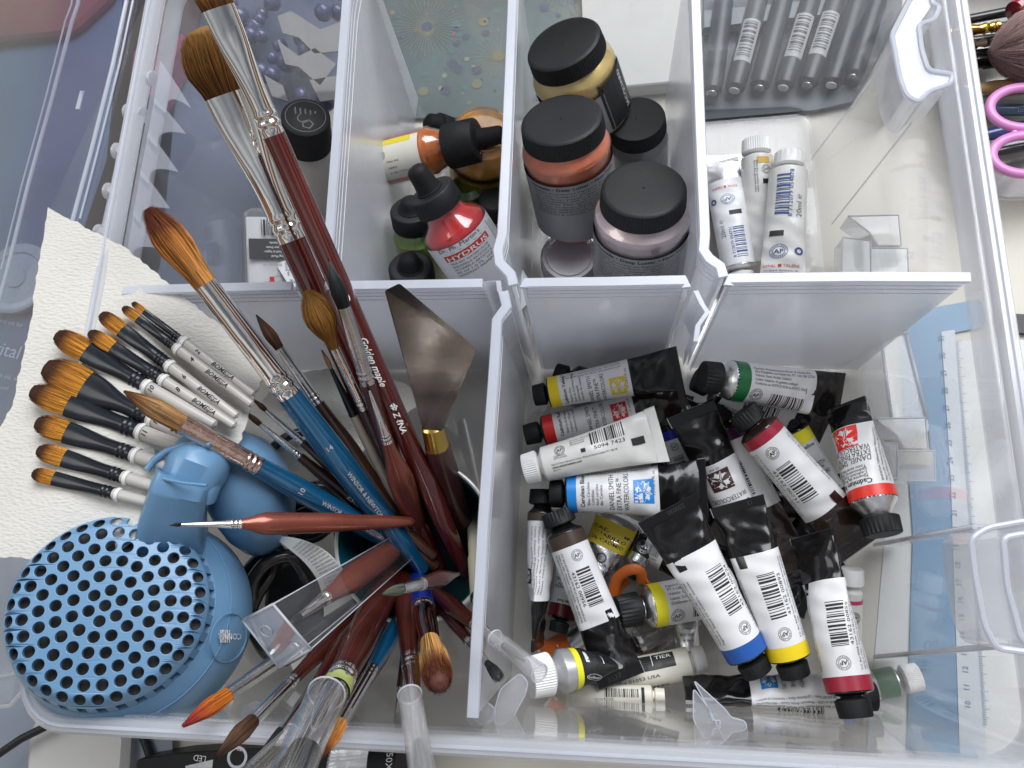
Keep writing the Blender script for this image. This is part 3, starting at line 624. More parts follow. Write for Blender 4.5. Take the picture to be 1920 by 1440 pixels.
# grey case of pens behind the white tubes
t=thing('pen_case','grey tray of capped pens behind the white tubes','case')
slab('case_base',[(1318,-120),(1700,-120),(1690,30),(1600,190),(1530,206),(1322,224)],1.5,4,mat('grey_case',(.07,.085,.10),.5,var=.1,vscale=20),t)
slab('case_rail',[(1318,20),(1668,-14),(1660,14),(1318,52)],12,8,mat('grey_rail',(.13,.15,.17),.45),t,bev=1)
PEN=mat('dark_pen_barrel',(.018,.026,.034),.4)
for k,(x0,y0,x1,y1) in enumerate(((1352,40,1335,170),(1412,36,1378,165),(1460,30,1425,160),(1512,26,1470,160),(1560,22,1515,155),(1602,20,1560,155),(1640,14,1600,140))):
    th=thing('pen','dark capped pen in the grey case, %s'%('leftmost of the seven','second from the left','third from the left','middle one of the seven','third from the right','second from the right','rightmost, nearest the tub corner')[k],'pen','pens in the grey case')
    ax=Ax((x0,y0,12),(x1,y1,9)); rr=ax.mm(20,38)/2
    lathe(ax,[(-30,rr*.9),(0,rr),(ax.L*.85,rr),(ax.L,rr*.92),(ax.L+2,rr*.5)],'barrel',PEN,th,n=20)
    lathe(ax,[(ax.L+2,rr*.52),(ax.L+2.6,rr*.5),(ax.L+2.8,rr*.2)],'end_cap',LABEL if k%2 else ALU,th,n=16)
    if k in (1,3,4):
        b=MB(); b.grid(lambda u,v: ax.p(5+u*(ax.L*.6),(rr+.15)*math.sin((v-.5)*1.9),(rr+.15)*math.cos((v-.5)*1.9)),6,12); b.build('barcode_label',mat('dull_label',(.36,.37,.38),.5),th)
        pr=Print(lambda x,y,l: ax.p(x,(rr+.3)*math.sin(y/rr),(rr+.3)*math.cos(y/rr))); pr.bars(7,ax.L*.6+2,-rr*.7,rr*.6,PEN,seed=k,along='x',n=16); pr.finish('print',th)
# black corner box behind the latch
t=thing('grey_box','dark grey cardboard box behind the latch at the back corner','box'); slab('box_body',[(1742,-80),(1830,-80),(1800,15),(1790,20),(1738,118),(1728,60)],62,60,mat('dark_grey_box',(.06,.06,.06),.6,var=.08),t,bev=1)

# makeup tray at the far right
TRAYP=clear('tray_plastic',op=.38,rough=.15,body=(.72,.68,.76))
tray=thing('cosmetics_tray','clear oval tray holding pencils, brushes and pink scissors','tray')
tp=[(1778,70),(1800,160),(1812,250),(1835,300),(1880,328),(1960,338),(2080,320),(2140,200),(2100,40),(1990,-90),(1800,-90)]
tp=roundpoly(tp,50,5)
b=MB(); rings=[[P(x,y,z_)+ (np.array([0,0,0])) for x,y in tp] for z_ in (28,)]
top=rings[0]; cc=sum(top)/len(top); mk=lambda k,z_:[np.array([cc[0]+(p[0]-cc[0])*k,cc[1]+(p[1]-cc[1])*k,z_]) for p in top]
b.loft([mk(1.0,28),mk(.97,28),mk(.955,20),mk(.93,-1),mk(.95,-3.5),mk(.985,20)]+[mk(1.0,28)],False,False); b.build('tray_wall',TRAYP,tray)
b=MB(); q=mk(.93,-2.5); b.add(q,[tuple(range(len(q)))],False); b.build('tray_floor',clear('tray_floor_plastic',op=.5,body=(.6,.6,.6)),tray)
b=MB(); b.tube(mk(.985,28.6),1.0,8,closed=True); b.build('tray_rim',EDGEP,tray)
BLKPEN=mat('black_pencil_paint',(.018,.018,.02),.3,coat=.4); WOODT=mat('pencil_wood',(.42,.22,.13),.6,var=.15)
def rod(nm,label,cat,T,E,prof,grp=None,n=20):
    ax=Ax(T,E); th=thing(nm,label,cat,grp)
    for part,m_,pts in prof: lathe(ax,[(f*ax.L,ax.mm(f*ax.L,w_)/2) for f,w_ in pts],part,m_,th,n=n)
    return th,ax
rod('cosmetic_pencil','long black pencil with a wooden end at the top of the oval tray','pencil',(1778,44,26),(1960,8,26),[('wood_end',WOODT,[(0,14),(.10,18)]),('barrel',BLKPEN,[(.08,18),(1,19)])],'black cosmetic pencils')
rod('cosmetic_pencil','black pencil under the gold ferrule brush','pencil',(1785,82,18),(1960,60,18),[('wood_end',WOODT,[(0,12),(.1,16)]),('barrel',BLKPEN,[(.1,18),(1,18)])],'black cosmetic pencils')
rod('cosmetic_pencil','black pencil with a pointed wooden tip below the gold brush','pencil',(1786,92,20),(1834,84,20),[('barrel',BLKPEN,[(0,17),(.9,17),(1,8)])],'black cosmetic pencils')
rod('cosmetic_pencil','short pencil with a pinkish sharpened wood cone beside the fluffy brush','pencil',(1828,84,23),(1900,66,23),[('wood_cone',mat('pink_wood',(.45,.27,.2),.6),[(0,6),(.25,17)]),('barrel',BLKPEN,[(.25,18),(1,18)])],'black cosmetic pencils')
rod('cosmetic_pencil','black pencil just above the mascara tube','pencil',(1788,108,16),(1900,92,16),[('wood_end',WOODT,[(0,12),(.1,14)]),('barrel',BLKPEN,[(.1,17),(1,18)])],'black cosmetic pencils')
rod('mascara','stubby black glossy mascara tube against the fluffy brush','mascara',(1809,121,22),(1900,108,22),[('cap',BLACKG,[(0,20),(.02,24),(.25,26),(.26,22),(.4,22),(.41,28),(1,30)])])
rod('flat_cosmetic_brush','gold ferrule flat brush lying in the oval tray','brush',(1777,64,32),(1960,36,32),[('ferrule',mat('gold_ferrule',(.85,.52,.12),.15,metal=1),[(0,24),(.2,26),(.3,18),(.36,18),(.38,22),(.40,17),(.44,17),(.46,21),(.48,17),(.5,21),(.52,20)]),('handle',BLKPEN,[(.52,14),(1,16)])])
rod('red_lipstick','dark red rounded cap at the tray corner','lipstick',(1900,24,36),(1990,-30,36),[('cap',mat('dark_red_plastic',(.25,.01,.03),.25,coat=.6),[(0,10),(.02,40),(.1,44),(.2,24),(1,50)])])
rod('red_pencil','small red pencil tip peeking from beside the fluffy brush','pencil',(1878,50,20),(1940,44,20),[('barrel',mat('red_pencil_paint',(.4,.04,.03),.4),[(0,6),(.2,14),(1,15)])])
ax=Ax((1856,100,42),(2050,60,42)); th=thing('powder_brush','fluffy pinkish brown powder brush in the oval tray','brush')
strands(ax,ax.L*.9,0,9,22,9,22,.55,'round',hairmat('pink_hair',[(0,(.22,.13,.12)),(.6,(.42,.28,.27)),(1,(.40,.26,.25))]),th,2600,thick=.22,frizz=1.2)
lathe(ax,[(ax.L*.88,9),(ax.L*1.2,8)],'ferrule',CHROME,th)
rod('wood_handled_brush','brush with a pale wooden handle and silver collar in the oval tray','brush',(1800,170,24),(2010,150,20),[('ferrule',CHROME,[(0,22),(.02,25),(.1,26)]),('handle',mat('pale_wood',(.50,.30,.13),.45,var=.2,vscale=40),[(.1,17),(.3,25),(.6,26),(1,12)])])
rod('white_handled_brush','white handled brush below the wooden handled one','brush',(1806,190,14),(2010,178,14),[('ferrule',CHROME,[(0,16),(.06,18)]),('handle',PEARL,[(.06,18),(.4,22),(1,14)])])
th,ax=rod('blue_eyeliner','slate blue pencil with silver lettering crossing behind the scissors','pencil',(1805,206,22),(2020,206,22),[('barrel',mat('slate_paint',(.06,.11,.18),.3,coat=.5),[(0,20),(.02,22),(1,24)])])
pr=Print(lambda x,y,l: ax.p(x,y,ax.mm(10,24)/2+.2)); pr.text('LOFT™',ax.t(1902,212),-1.2,2.8,SILVERINK,0); pr.finish('lettering',th)
rod('navy_brush','navy handled brush with a silver ferrule under the scissors','brush',(1826,258,16),(2020,216,16),[('ferrule',CHROME,[(0,18),(.1,26)]),('handle',mat('navy_paint',(.03,.05,.18),.3,coat=.5),[(.1,22),(.3,26),(1,20)])])
rod('cosmetic_pencil','dark pencil lying inside the lower scissor loop','pencil',(1840,290,10),(1960,268,10),[('wood_end',WOODT,[(0,5),(.12,14)]),('barrel',BLKPEN,[(.12,16),(1,18)])],'black cosmetic pencils')
PINK=mat('pink_plastic',(.62,.24,.52),.3,sss=.1)
sc=thing('scissors','pair of scissors with glossy pink finger loops on the oval tray','scissors')
for (cx_,cy_,rx,ry) in ((1922,202,66,38),(1922,290,62,36)):
    b=MB(); b.tube([P(cx_+rx*math.cos(a),cy_+ry*math.sin(a),38) for a in (2*PI*k/48 for k in range(48))],3.1,12,closed=True,flat=.8); b.build('finger_loop',PINK,sc)
b=MB(); b.tube([P(1901,236,37),P(1901,258,37)],2.2,10); b.build('stop_pin',PINK,sc)
b=MB(); b.tube([P(1975,225,37),P(2060,150,34)],[4,2],10); b.tube([P(1975,262,37),P(2070,170,34)],[4,2],10); b.build('blades',CHROME,sc)
b=MB(); b.tube([P(1822,224,20),P(1830,236,24),P(1836,240,20)],.8,6); b.build('wire_loop',CHROME,None,('bent silver wire hook beside the navy brush','wire'))

# things to the right, seen through the wall
t=thing('paper_sheet','white paper sheet lying right of the tub','paper'); slab('sheet',[(1690,640),(2100,635),(2100,1700),(1600,1700)],TABZ+.6,.5,mat('white_paper',(.70,.71,.70),.8,var=.02),t)
t=thing('black_strip','black rigid strip with two tiny holes lying across the table','strip'); slab('strip',[(1870,586),(2100,600),(2100,634),(1878,622)],0,3.4,mat('black_satin',(.02,.02,.02),.35),t)
pr=Print(lambda x,y,l:np.array([x,y,.2])); 
for x,y in ((1882,594),(1881,604)): q=P(x,y,0); pr.disc(q[0],q[1],.5,ALU,10)
pr.finish('hole',t)
rl=thing('ruler','pale blue plastic ruler sleeve with printed numbers beside the tub','ruler')
BLU=mat('pale_blue_sleeve',(.15,.28,.43),.4,var=.15,vscale=12)  # blue paled so its colour carries the haze of the tub wall
slab('blue_band',roundpoly([(1700,585),(1842,560),(1850,612),(1780,625),(1765,640),(1790,900),(1800,1420),(1700,1420),(1712,1000),(1690,690)],14),TABZ+2,1,BLU,rl)
slab('scale_strip',[(1765,622),(1790,618),(1830,1000),(1850,1420),(1800,1420),(1783,900)],TABZ+2.6,.5,mat('scale_white',(.58,.62,.66),.5),rl)
pr=Print(lambda x,y,l:np.array([x,y,TABZ+2.8+l])); SB=mat('scale_print',(.16,.24,.36),.6)
for i in range(22):
    f=i/21; x=1772+f*50; y=640+f*690; q=P(x,y,TABZ+3)
    pr.text(str(31-i),q[0]-.5,q[1],4.2,SB,rot=84,bold=True)
    for k in range(10):
        g=(i+k/10)/21; q2=P(1792+g*50,640+g*690,TABZ+3); pr.rect(q2[0],q2[0]+(4 if k==0 else 3 if k==5 else 2),q2[1],q2[1]+.35,SB,ny=1)
pr.finish('scale_print',rl)
# two desk tape holders behind the right wall
TAPE=mat('tape_cream',(.45,.42,.30),.4)
HOLD=clear('tape_holder_plastic',op=.38,rough=.15,body=(.80,.83,.86))
for lab_,pc,sz in (('clear tape holder with a cream roll beside the far right wall',(1640,455),1.0),('clear tape holder with a cream roll beside the middle of the right wall',(1690,835),1.05)):
    t=thing('tape_holder',lab_,'tape dispenser','clear tape holders')
    x,y=pc; zt=44
    for px in ([(x-50,y-50),(x+45,y-52),(x+50,y+5),(x+6,y+5),(x-10,y-20)],[(x-60,y-10),(x-8,y-4),(x-6,y+62),(x-62,y+62)],[(x-6,y+10),(x+62,y+10),(x+64,y+66),(x-8,y+66)]):
        slab('holder_shell',px,zt,16,HOLD,t)
        b=MB(); b.tube([P(a_,c_,zt+.3) for a_,c_ in px],.5,5,closed=True); b.build('shell_edge',EDGEP,t)
    c=P(x+8,y-8,30); b=MB(); R0,R1=9*sz,13*sz
    b.loft([[(c[0]+r_*math.cos(a),c[1]+yy,c[2]-6+r_*math.sin(a)) for a in (2*PI*k/32 for k in range(32))] for r_,yy in ((R0,0),(R1,0),(R1,-14),(R0,-14),(R0,0))],False,False); b.build('tape_roll',TAPE,t)
t=thing('tape_box','long clear box with a circular mark beside the right wall','box')
slab('box_body',[(1650,628),(1702,624),(1742,800),(1738,812),(1668,790)],34,34,clear('clear_box',op=.36,rough=.15,body=(.78,.80,.82)),t)
for px in ([(1652,630),(1672,790)],[(1700,628),(1738,785)],[(1650,628),(1702,624)]):
    b=MB(); b.tube([P(a_,c_,35) for a_,c_ in px],1.0,6); b.build('box_edge',EDGEP,t)
pr=Print(lambda x,y,l:np.array([x,y,34.4])); q=P(1690,735,34); pr.ring(q[0],q[1],8.6,9,EDGEP,40); pr.finish('round_mark',t)
t=thing('lower_clip','black clip edge showing beside the cream tape roll','clip'); slab('clip_body',[(1722,812),(1742,808),(1746,862),(1726,866)],20,8,mat('black_satin',(.02,.02,.02),.35),t)
t.name='binder_clip'

# under and in front of the tub
t=thing('white_mouse','white rounded plastic case showing beneath the front left corner','case'); t.name='plastic_case'
slab('case_body',roundpoly([(55,1340),(240,1345),(235,1460),(200,1520),(60,1520),(40,1450)],40,6),12,15,mat('white_case',(.66,.65,.62),.35,sss=.05),t,bev=4)
t=thing('plastic_bag','thin grey plastic bag crumpled under the lid corner','bag')
b=MB(); b.grid(lambda u,v:(lambda p:p+np.array([0,0,1.2*math.sin(u*13+v*9+2*math.sin(v*5))+.8*math.sin(v*17-u*7)]))(P(-200+520*v,1030+460*u,3)),40,40); b.build('film',mat('grey_film',(.30,.33,.39),.4,coat=.2,bump=.3,bscale=60),t)
CAB=mat('black_cable',(.012,.012,.012),.4)
b=MB(); b.tube([P(x,y,22) for x,y in ((-60,1460),(0,1412),(40,1385),(95,1358),(150,1320))],2.4,10); b.build('cable',CAB,None,('straight black cable leaving the tub at the front left','cable'))
b=MB(); b.tube([P(x,y,4) for x,y in ((262,1370),(272,1390),(282,1420),(290,1470))],2.4,10); b.build('cable',CAB,None,('short black cable bending below the tub front','cable'))
t=thing('loupe','black lighted pocket magnifier with a ribbed silver barrel in front of the tub','magnifier')
slab('body',roundpoly([(250,1425),(330,1412),(620,1396),(640,1400),(642,1560),(260,1560)],14),20,22,BLACKP,t,bev=2)
ax=Ax((628,1450,18),(760,1440,18)); rr=ax.mm(5,100)/2
lathe(ax,[(0,rr),(.5,rr,rr,1),(ax.mm(20,76),rr,rr,1)],'ribbed_barrel',ALU,t,teeth=44,depthk=.07)
lathe(ax,[(ax.mm(20,76),rr*1.02),(ax.mm(20,130),rr*1.02)],'scale_ring',BLACKP,t,n=48)
pr=Print(lambda x,y,l: ax.p(x,(rr*1.03+.2)*math.sin(y/rr),(rr*1.03+.2)*math.cos(y/rr))); pr.text('50X',ax.mm(20,112),rr*.55,5.2,WHITEINK,rot=-90); pr.finish('scale_print',t)
def flatprint(z): return Print(lambda x,y,l:np.array([x,y,z+l]))
pr=flatprint(20.2); q=P(388,1418,20); pr.text('LED',q[0],q[1],4.6,WHITEINK,rot=176); q=P(350,1432,20); pr.shape([tuple(P(x,y,20)[:2]) for x,y in ((348,1436),(400,1424),(398,1440),(348,1440))],[(0,1,2,3)],ALU); q=P(455,1402,20); pr.text('$0',q[0],q[1],3,WHITEINK,rot=170); q=P(445,1420,20); pr.ring(q[0],q[1],4.4,6,ALU,30); pr.finish('marking',t)

# ================================================================== FRONT LEFT COMPARTMENT
TOWEL=towelmat('paper_towel_white',(.62,.60,.555),420)
def sheet(name,poly,zf,m,tag,step=9,thick=.7,jag=0,fold=None):
    """thin sheet bounded by a picture polygon, height zf(px,py)"""
    rs=random.Random(5); pts=[]; N=len(poly)
    for i in range(N):
        a,c=np.array(poly[i],float),np.array(poly[(i+1)%N],float); n=max(1,int(np.linalg.norm(c-a)/(step)))
        for k in range(n):
            p=a+(c-a)*k/n; nn=_n(np.array([-(c-a)[1],(c-a)[0]])); pts.append(tuple(p+nn*rs.uniform(-jag,jag)))
    nb=len(pts); xs=[p[0] for p in pts]; ys=[p[1] for p in pts]; poly_=pts[:]
    def inside(x,y):
        c=False; j=nb-1
        for i in range(nb):
            xi,yi=poly_[i]; xj,yj=poly_[j]
            if (yi>y)!=(yj>y) and x<(xj-xi)*(y-yi)/(yj-yi)+xi: c=not c
            j=i
        return c
    y=min(ys)+step
    while y<max(ys):
        x=min(xs)+step
        while x<max(xs):
            if inside(x,y) and min(math.hypot(x-p[0],y-p[1]) for p in poly_)>step*.6: pts.append((x,y))
            x+=step*1.6
        y+=step*1.6
    from mathutils.geometry import delaunay_2d_cdt
    v,e,f,*_=delaunay_2d_cdt([Vector(p) for p in pts],[(i,(i+1)%nb) for i in range(nb)],[],1,1e-4)
    f=[tuple(q) for q in f]; top=[P(p[0],p[1],zf(p[0],p[1])) for p in v]; n=len(top)
    b=MB(); b.add(top+[p-np.array([0,0,thick]) for p in top],f+[tuple(n+i for i in reversed(q)) for q in f]+[(i,(i+1)%nb,n+(i+1)%nb,n+i) for i in range(nb)],True)
    return b.build(name,m,None,tag)
sheet('paper_towel',[(90,388),(112,400),(240,468),(330,545),(430,622),(500,692),(470,760),(450,830),(330,960),(200,1048),(98,1050),(0,1045),(-90,1050),(-90,880),(0,800),(22,760),(60,590),(68,520),(84,440)],
      lambda x,y: 147+2.2*math.sin(x*.02+y*.013)+(-(x-260)*.085 if x>260 else 0)+(6 if y>1000 else 0)*0, TOWEL,('folded embossed white paper towel with a ragged edge under the fanned white handled brushes','paper towel'),jag=2.2)
sheet('paper_towel',[(420,860),(450,800),(505,735),(560,700),(620,690),(700,700),(760,720),(792,752),(745,790),(700,830),(640,880),(560,880),(470,900)],
      lambda x,y: 62+5*math.sin(x*.045+y*.02)+4*math.sin(y*.06-x*.02), TOWEL.copy(),('crumpled white paper towel lying low behind the cup under the slim dark brushes','paper towel'),jag=1.5)
# the ten white handled brushes fanned on the towel
GH=hairmat('golden_dark_tip',[(0,(.58,.26,.03)),(.42,(.50,.20,.03)),(.72,(.07,.022,.008)),(1,(.03,.012,.006))])
fan=[((246,566),(272,581),(340,632),(478,740),11,12,18,'2','smallest white handled brush at the top of the fan on the towel'),
((228,574),(256,600),(326,651),(474,760),16,18,19,'4','second white handled brush from the top of the fan, numbered 4'),
((185,586),(226,622),(316,676),(446,782),20,29,20,'6','third white handled brush from the top of the fan, numbered 6'),
((163,620),(212,650),(302,705),(442,800),20,26,20,'8','fourth white handled brush of the fan, numbered 8'),
((100,624),(161,660),(270,720),(405,798),24,42,24,'10','fifth white handled brush of the fan with an upturned rounded tip'),
((77,684),(160,724),(280,781),(420,850),27,60,28,'12','widest white handled brush of the fan, numbered 12, under the copper ferrule brush'),
((52,730),(126,766),(255,815),(400,860),27,46,28,'11','white handled brush numbered 11 with a slanted tip below the widest one'),
((62,790),(124,812),(246,854),(400,902),24,42,25,'','third white handled brush from the bottom of the fan'),
((65,842),(120,860),(228,897),(380,940),21,34,22,'','second white handled brush from the bottom of the fan'),
((57,886),(100,899),(212,930),(360,962),19,27,20,'','lowest white handled brush of the fan, just above the blue hair dryer')]
for i,(t,j,f,e,fw,bw,hw,num,lb) in enumerate(fan):
    fw*=1.22; hw*=1.12
    zt=154-i*.2; k=-(e[0]-260)*.085 if e[0]>260 else 0; kt=0
    tx=[]
    if num: tx=[(num,f[0]+(42 if i<4 else 22),f[1]+(26 if i<4 else 14),3.4,INK,90,.2)]
    if i<4: tx.append(('BOMEIJIA',f[0]+62,f[1]+46,3.1,INK,0,.25))
    if i==5: tx.append(('BOMEIJIA',f[0]+46,f[1]+24,3.6,INK,0,.25))
    bt,ax=brush(lb,(t[0],t[1],zt),(e[0],e[1],154+k*.9),j,f,bw,fw,[(0,hw*.95),(.3,hw*.88),(1,hw*.7)],group='white handled brushes fanned on the paper towel',hair=GH,ferm=BLKFER,hanm=PEARL,
        style='dome',um=.25,bmax=bw*1.06,flat=.32,waist=True,count=420,frizz=.12,texts=tx,bthick=.13)
    tf=ax.t(*f); b=MB(); r_=ax.mm(tf,hw)/2
    b.tube([ax.p(tf+2.2,(r_*1.03)*math.cos(a),(r_*1.03)*math.sin(a)) for a in (2*PI*q/20 for q in range(20))],.55,6,closed=True); b.tube([ax.p(tf+3,(r_*1.03)*math.cos(a),(r_*1.03)*math.sin(a)) for a in (2*PI*q/20 for q in range(20))],.45,6,closed=True); b.build('tie_thread',WHITEP,bt)

# blue folding hair dryer
DB=mat('light_blue_plastic',(.13,.265,.43),.34,coat=.15,var=.03,vscale=10)
dry=thing('hair_dryer','light blue folding travel hair dryer with a round perforated intake','hair dryer')
C0=P(202,1138,152); N0=_n((CAM-C0)*1.0+np.array([-95,35,0])*1.0); U0=_n(np.cross([0,1,.0],N0)); V0=np.cross(N0,U0)
Rg=P(371,1138,152)[0]-C0[0]; 
def dp(x,y,z): return C0+U0*x+V0*y+N0*z
def dome(x,y,z):
    r_=math.hypot(x,y)/Rg
    zz=z+3.2*(1-r_*r_) if r_<.86 else z+3.2*(1-.7396)-((r_-.86)/.14)**1.7*5.5
    k=1 if r_<.86 else 1-(r_-.86)*.12
    return dp(x*k,y*k,zz)
cu=bpy.data.curves.new('g','CURVE'); cu.dimensions='2D'; cu.fill_mode='BOTH'; cu.extrude=1.2; cu.bevel_depth=.3; cu.bevel_resolution=2; cu.resolution_u=4
def ringspl(cx_,cy_,rx,ry,rot,n):
    sp=cu.splines.new('POLY'); sp.points.add(n-1); sp.use_cyclic_u=True
    for k in range(n):
        a=2*PI*k/n; x,y=rx*math.cos(a),ry*math.sin(a); sp.points[k].co=(cx_+x*math.cos(rot)-y*math.sin(rot),cy_+x*math.sin(rot)+y*math.cos(rot),0,1)
ringspl(0,0,Rg*1.0,Rg*1.0,0,120)
rings_=[(0,1),(.158,6),(.315,12),(.47,18),(.625,24),(.775,29)]
for rr_,n in rings_:
    for k in range(n):
        a=2*PI*(k+.35*(n%5))/n; ringspl(Rg*rr_*math.cos(a),Rg*rr_*math.sin(a),Rg*.066,Rg*.066,0,20)
for k in range(34):
    a=2*PI*k/34; ringspl(Rg*.916*math.cos(a),Rg*.916*math.sin(a),Rg*.064,Rg*.068,a,20)
co=bpy.data.objects.new('g',cu); COL.objects.link(co); dg=bpy.context.evaluated_depsgraph_get(); me=co.evaluated_get(dg).to_mesh()
b=MB(); b.add([dome(v.co.x,v.co.y,v.co.z) for v in me.vertices],[tuple(p.vertices) for p in me.polygons],False); co.evaluated_get(dg).to_mesh_clear(); bpy.data.objects.remove(co)
b.build('intake_grille',DB,dry)
# outer slots: shell edge teeth between grille and body
b=MB()
for k in range(34):
    a=2*PI*(k+.5)/34; w_=.055*2*PI/2
    def q(rr_,da,z): return dp(Rg*rr_*math.cos(a+da),Rg*rr_*math.sin(a+da),z)
    v=[q(.985,-.045,-3.6),q(.985,.045,-3.6),q(1.035,.05,-13),q(1.035,-.05,-13),q(.94,-.04,-4),q(.94,.04,-4),q(.99,.045,-13),q(.99,-.045,-13)]
    b.add(v,[(0,1,2,3),(7,6,5,4),(0,4,5,1),(1,5,6,2),(2,6,7,3),(3,7,4,0)],False)
b.build('slot_ribs',DB,dry)
b=MB(); b.loft([[dp(Rg*r_*math.cos(a),Rg*r_*math.sin(a),z) for a in (2*PI*k/48 for k in range(48))] for r_,z in ((.98,-4.5),(.9,-12),(.02,-12.5))]); b.build('inner_cavity',mat('dark_cavity',(.012,.013,.015),.5),dry)
b=MB()
for k in range(-12,13):
    h=math.sqrt(max(0,144-k*k))/12*Rg*.9
    if h<2: continue
    b.tube([dp(k*Rg*.075,-h,-6.5),dp(k*Rg*.075,h,-6.5)],.22,4); b.tube([dp(-h,k*Rg*.075,-6.5),dp(h,k*Rg*.075,-6.5)],.22,4)
b.build('wire_screen',mat('dark_wire',(.03,.03,.035),.3,metal=.6),dry)
b=MB(); b.loft([[dp(6+12*math.cos(a),4+10*math.sin(a),z) for a in (2*PI*k/24 for k in range(24))] for z in (-7.5,-12)]); b.build('motor_hub',CHROME2,dry)
# shell, axis bends away from the lens to the lower right
B0=P(338,1186,66); AXd=_n(B0-(C0-N0*14)); Ld=np.linalg.norm(B0-C0)
def shring(t,r_,n=64):
    c=C0-N0*min(t,14)+AXd*max(0,t-14); k=smoothstep((t-8)/25); nn=_n(N0*(1-k)-AXd*k); u=_n(U0-nn*U0.dot(nn)); v=np.cross(nn,u)
    return [c+u*r_*math.cos(a)+v*r_*math.sin(a) for a in (2*PI*q_/n for q_ in range(n))]
b=MB(); b.loft([shring(t,r_) for t,r_ in ((12.6,Rg*.95),(12.4,Rg*1.035),(14,Rg*1.06),(22,Rg*1.13),(34,Rg*1.20),(50,Rg*1.22),(64,Rg*1.12),(78,Rg*.92),(90,Rg*.66),(97,Rg*.4))],False,True); b.build('shell',DB,dry)
b=MB(); b.tube(shring(24,Rg*1.148),.35,6,closed=True); b.build('shell_seam',DB,dry)
# badge with the name, on the shell facing up and right
def shellpt(px,py,l=0):
    o_=CAM; d_=_n(P(px,py,0)-CAM); best=None
    for z in np.linspace(150,40,111):
        p=P(px,py,z); rel=p-(C0-N0*14); t=rel.dot(AXd); rad=np.linalg.norm(rel-AXd*t); r_=interp(t+14,[14,22,34,50,64,78,90,97],[Rg*x for x in (1.06,1.13,1.20,1.22,1.12,.92,.66,.4)])
        if rad<=r_: return p-d_*(.8+l)
    return P(px,py,90)
pr=Print(lambda x,y,l: shellpt(x,-y,l*1.0))
pts=[(428+34*math.cos(a)*.98+6*math.sin(a),-1196+46*math.sin(a)) for a in (2*PI*k/40 for k in range(40))]
b=MB(); b.tube([shellpt(x,-y,.0) for x,y in pts],.4,6,closed=True); b.build('badge_outline',DB,dry)
pr.text('CONAIR',453,-1188,16,WHITEINK,rot=180,bold=True,width=44,lift=.2)
for k in range(5): pr.rect(413+k*4.0,415.4+k*4.0,-1205,-1181,WHITEINK,lift=.3,ny=4)
pr.finish('name_print',dry)
# neck and folding handle
def blob(name,secs,m,par,n=40,e=2.4):
    """secs: (px,py,z, halfwidth px across, halfheight mm)"""
    cs=[P(a,c,z) for a,c,z,_,_ in secs]; b=MB(); rings=[]
    for i,(a,c,z,wp,hh) in enumerate(secs):
        d_=_n(cs[min(i+1,len(cs)-1)]-cs[max(0,i-1)]); nn=_n((CAM-cs[i])-d_*(CAM-cs[i]).dot(d_)); s_=np.cross(nn,d_); w_=wp*depth(cs[i])/FPX
        rings.append([cs[i]+s_*w_*abs(math.cos(t))**(2/e)*math.copysign(1,math.cos(t))+nn*hh*abs(math.sin(t))**(2/e)*math.copysign(1,math.sin(t)) for t in (2*PI*k/n for k in range(n))])
    b.loft(rings); return b.build(name,m,par)
blob('neck',[(318,1020,120,66,12),(322,990,132,60,14),(328,950,140,54,14),(340,906,146,50,14),(342,900,147,50,14),(342.5,899,147,47,12)],DB,dry,e=6)
b=MB(); b.tube([P(292,894,160),P(316,900,161),P(345,906,161),P(388,910,160)],.7,8); b.build('neck_edge',DB,dry)
blob('hinge_barrel',[(352,915,134,48,8),(358,900,138,54,14),(368,880,138,58,17),(378,860,136,56,16),(388,842,132,46,13),(396,832,128,30,8),(400,828,126,8,2)],DB,dry)
blob('hinge_cheek',[(270,878,130,4,3),(276,872,131,16,8),(288,862,132,28,11),(305,850,132,30,11),(330,838,130,22,9),(350,832,130,6,3)],DB,dry)
b=MB(); b.tube([P(x,y,150) for x,y in ((276,880),(290,862),(312,846),(345,833),(380,829),(396,834))],1.6,10); b.build('hinge_rim',DB,dry)
blob('folded_handle',[(404,830,122,20,8),(420,845,118,52,18),(438,868,112,72,24),(458,900,104,82,28),(474,935,94,78,28),(484,970,84,66,24),(488,1000,76,44,16),(490,1016,70,14,5)],DB,dry,e=2.2)
blob('handle_cheek',[(396,846,136,5,2),(392,862,138,22,7),(388,890,138,32,10),(378,925,136,30,10),(366,945,132,12,5)],DB,dry)
b=MB(); b.tube([P(x,y,z) for x,y,z in ((402,832,134),(398,850,142),(380,885,145),(362,925,143),(356,940,140))],.9,8); b.build('cheek_edge',DB,dry)

